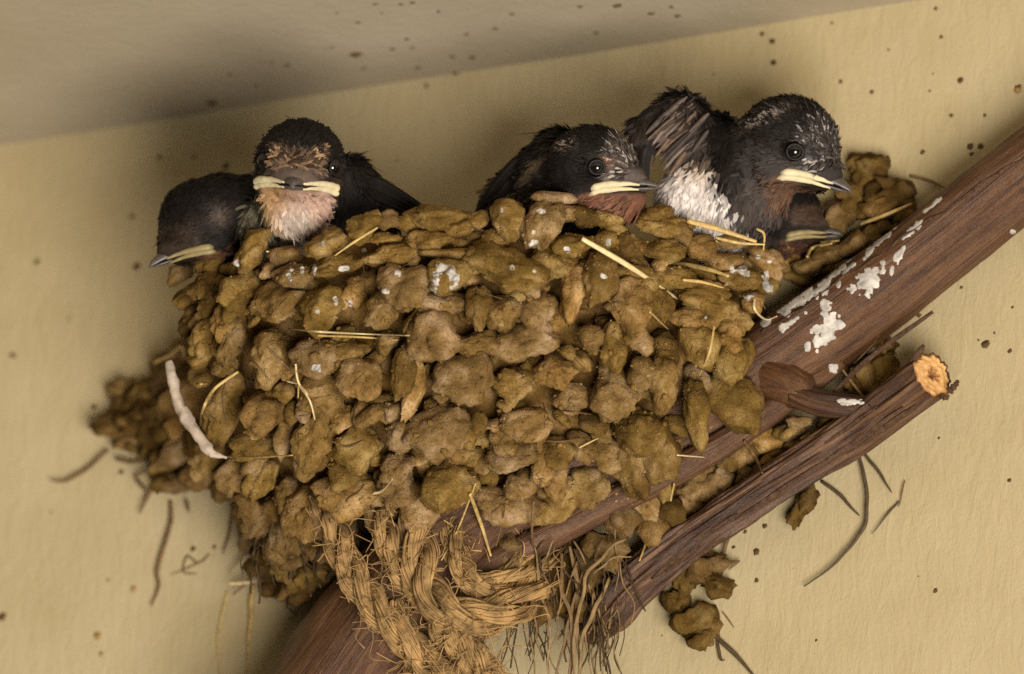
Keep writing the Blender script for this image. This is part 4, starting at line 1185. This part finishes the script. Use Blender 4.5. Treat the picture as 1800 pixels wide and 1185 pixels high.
# -- chick with the raised wing and white belly
def col4(P, l, rn):
    n1 = noise(P / 9, 61); n2 = noise(P / 28, 62)
    rn = np.asarray(rn)
    xs = P[:, 0] + 900; ys = 592.5 - P[:, 1]
    c = np.tile(BLACK * 1.15, (len(P), 1)) * (1 + 0.35 * n2[:, None])
    face = sst(l[:, 0], 0.45, 0.8) * sst(l[:, 2], -0.34, -0.15)
    c = blend(c, np.array([0.085, 0.072, 0.068]), face * (0.35 + 0.65 * (rn > 0.5)))
    ck = sst(-l[:, 2], 0.0, 0.25) * (1 - sst(l[:, 0], 0.6, 0.9)) * sst(l[:, 0], -0.6, -0.1)
    c = blend(c, np.array([0.052, 0.043, 0.040]), ck * 0.8)
    pin = sst(l[:, 0], 0.45, 0.6) * (rn > 0.90) * (l[:, 2] > -0.15)
    c = blend(c, np.array([0.36, 0.32, 0.30]), pin)
    th = sst(-l[:, 2], 0.48, 0.58) * sst(l[:, 0], 0.1, 0.35) * (1 - sst(-l[:, 2], 0.95, 1.2))
    c = blend(c, np.array([0.15, 0.080, 0.046]), th * (0.8 + 0.2 * n1))
    tuft = np.exp(-((((xs - 1352) + (ys - 208) * 1.6) / 26) ** 2 + ((ys - 208) / 16) ** 2))
    c = blend(c, np.array([0.22, 0.18, 0.155]), np.clip(tuft * 1.3, 0, 1) * (rn > 0.45))
    # breast: dark bib on the right, white belly on the left
    edge = 1235 + np.clip((ys - 250), 0, 200) * 0.52 + 14 * n1
    wh = (1 - sst(xs, edge - 10, edge + 12)) * sst(ys, 262, 285)
    wc = blend(np.tile(WHITE, (len(P), 1)), np.array([0.40, 0.25, 0.12]), (1 - sst(ys, 270, 312)) * 0.75)
    c = blend(c, wc, wh)
    dk = np.exp(-(((xs - 1205) / 18) ** 2 + ((ys - 352 + (xs - 1205) * 0.4) / 7) ** 2))
    c = blend(c, BLACK * 3, np.clip(dk, 0, 1) * 0.85)
    bib = sst(xs, edge, edge + 30) * sst(ys, 300, 350) * (l[:, 0] < 0.3)
    c = blend(c, np.array([0.062, 0.046, 0.038]), bib * 0.75)
    wing = sst(1262 - xs, 0, 20) * (1 - sst(ys, 250, 285))
    c = blend(c, np.array([0.060, 0.044, 0.036]), wing * 0.6)
    return c
def ex4(rt, L, f, s, u, r):
    # raised wing seen from below: dark coverts, pink-grey pin feathers fanning down to the left
    for k in range(8):
        t = k / 7
        vane(rt, [(1215 - 8 * k, 170 + 5 * k, -165), (1160 - 4 * k, 190 + 12 * k, -160), (1112 + 3 * k, 222 + 15 * k, -168)], 24, BLACK * (1.0 + 0.5 * (k % 3)), nrmv=(-0.2, 0.2, 0.9))
    pk = [(0.17, 0.125, 0.105), (0.06, 0.044, 0.037), (0.23, 0.175, 0.15), (0.12, 0.078, 0.052), (0.03, 0.022, 0.018), (0.09, 0.066, 0.055), (0.19, 0.142, 0.12), (0.05, 0.037, 0.03)]
    for k in range(26):
        t = k / 25
        x0, y0 = 1212 + 26 * t + random.uniform(-8, 8), 172 + 84 * t + random.uniform(-8, 8)
        x1, y1 = 1140 + 36 * t + random.uniform(-9, 9), 250 + 54 * t + random.uniform(-16, 10)
        xm, ym = (x0 + x1) / 2 + random.uniform(-3, 3), (y0 + y1) / 2 - 4
        vane(rt, [(x0, y0, -146), (xm, ym, -138 + random.uniform(-3, 3)), (x1, y1, -142)], random.uniform(6, 11), pk[random.randint(0, 7)], name='pin_feather', nrmv=(0, 0, 1), curl=0.5)
    for k in range(7):
        x0, y0 = random.uniform(1195, 1250), random.uniform(178, 275)
        a = math.radians(random.uniform(95, 150)); q = random.uniform(34, 60)
        vane(rt, [(x0, y0, -136), (x0 + math.cos(a) * q * .5, y0 + math.sin(a) * q * .5, -130), (x0 + math.cos(a) * q, y0 + math.sin(a) * q, -134)], random.uniform(6, 11), pk[random.randint(0, 7)], name='pin_feather', curl=0.6)
chick('chick with raised wing and white belly, head turned down to the right', (1385, 256, -165), 88, (0.82, -0.38, 0.42), 0,
      [('e', ((1318, 300, -190), (76, 88, 66))), ('e', ((1290, 350, -195), (74, 66, 64))), ('e', ((1232, 345, -205), (72, 70, 62))), ('c', ((1235, 290, -205), (1195, 205, -190), 48, 34)), ('c', ((1200, 200, -190), (1140, 225, -190), 30, 26)), ('c', ((1195, 195, -190), (1255, 240, -200), 22, 40)), ('e', ((1280, 420, -265), (85, 50, 60))), ('e', ((1335, 345, -175), (50, 50, 44)))],
      col4, lambda p: two(len(p), -0.35, -1.0, 0.0), 22000, extra=ex4, base=V(1290, 520, -220))

# -- chick low in the cup, in the shade of its neighbour
def col5(P, l, rn):
    n2 = noise(P / 26, 72)
    c = np.tile(BLACK, (len(P), 1)) * (1 + 0.3 * n2[:, None])
    fo = sst(l[:, 0], 0.55, 0.75) * sst(l[:, 2], -0.2, 0.0) * (1 - sst(l[:, 2], 0.25, 0.45))
    c = blend(c, np.array([0.07, 0.042, 0.028]), fo)
    th = sst(-l[:, 2], 0.46, 0.58) * sst(l[:, 0], 0.0, 0.3)
    c = blend(c, np.array([0.06, 0.027, 0.017]), th)  # throat darkened, its neighbour's shade put into the colour
    return c
chick('chick low in the cup at the right end, shaded below its neighbour', (1382, 388, -308), 67, (0.88, -0.03, 0.47), 0,
      [('e', ((1345, 425, -300), (66, 56, 50)))],
      col5, lambda p: two(len(p), -0.9, -0.4, 0.0), 7000, gape_mat=GAPE_DIM, base=V(1345, 500, -290), eyes=())

# ------------------------------------------------------------------ specks of mud on wall and ceiling
def speck(pt, nrm_w, size, m, parent, asp=1.0):
    dirs, faces = ICO2
    PN[0] += 1; s = PN[0] * 1.7
    r = 1 + 0.4 * noise(dirs * 1.5 + s, 1) + 0.25 * noise(dirs * 3.1 + s, 2)
    n = np.asarray(nrm_w, float)
    e1 = np.array([1.0, 0, 0]); e2 = np.cross(n, e1)
    q = dirs * r[:, None] * size * 0.5 * S
    v = q[:, :1] * e1 * asp + q[:, 1:2] * e2 + q[:, 2:3] * n * 0.5
    mk('mud_speck', v + pt, faces, m, parent, world_space=True)
WSP = [(65,460,10),(240,468,14),(232,380,8),(398,292,12),(280,276,8),(340,275,7),(22,625,10),(4,1085,16),(615,208,10),(697,282,9),(750,150,11),(1340,60,9),(1358,73,11),(1360,110,11),(1463,40,8),(1645,15,9),(1655,65,9),(1562,87,6),(1688,142,12),(1478,143,9),(1532,162,9),(1672,203,8),(1731,203,8),(1634,160,5),(1622,267,10),(1706,257,12),(1724,258,12),(1708,271,9),(1690,505,7),(1615,555,10),(1612,543,8),(1733,606,17),(1776,617,10),(1720,598,5),(1748,585,6),(1775,845,10),(1645,1040,11),(1615,1013,5),(1435,1125,7),(1432,1150,5),(1330,970,14),(1345,925,10),(1310,935,8),(1290,962,7),(1330,1020,11),(1395,1000,4),(340,965,11),(378,962,9),(300,915,12),(165,715,10),(213,830,10),(1790,155,13),(1650,770,5),(1780,540,6),(1590,500,6),(90,900,4),(120,560,4),(1165,1118,8),(1700,420,5),(760,300,5),(1640,130,4),(1255,130,4)]
for x, y, s_ in WSP:
    speck(wall_at(x, y), (0, -1, 0), s_, SPECK, wall_ob)
for x, y, s_ in [(235,1035,12),(172,1118,14),(178,1150,10),(190,1020,7),(1790,158,16)]:
    speck(wall_at(x, y), (0, -1, 0), s_, SPECK_TAN, wall_ob)
CSP = [(430,16,8),(470,36,9),(525,15,9),(592,21,8),(660,6,9),(705,7,8),(725,4,8),(630,38,10),(670,22,7),(625,95,17),(457,85,8),(478,109,7),(505,114,8),(585,82,7),(572,84,6),(690,86,8),(715,68,8),(725,83,7),(735,119,8),(795,100,8),(830,101,9),(372,180,14),(405,130,7),(800,130,8),(1085,10,11),(1145,24,8),(1020,12,7),(1190,28,8),(1048,58,6),(870,50,7),(560,60,6),(640,120,6),(450,150,6),(770,20,7),(820,60,6),(900,25,6),(1180,12,6)]
for x, y, s_ in CSP:
    speck(ceil_at(x, y), (0, 0, -1), s_ * 1.1, SPECK, ceil_ob, 1.3)
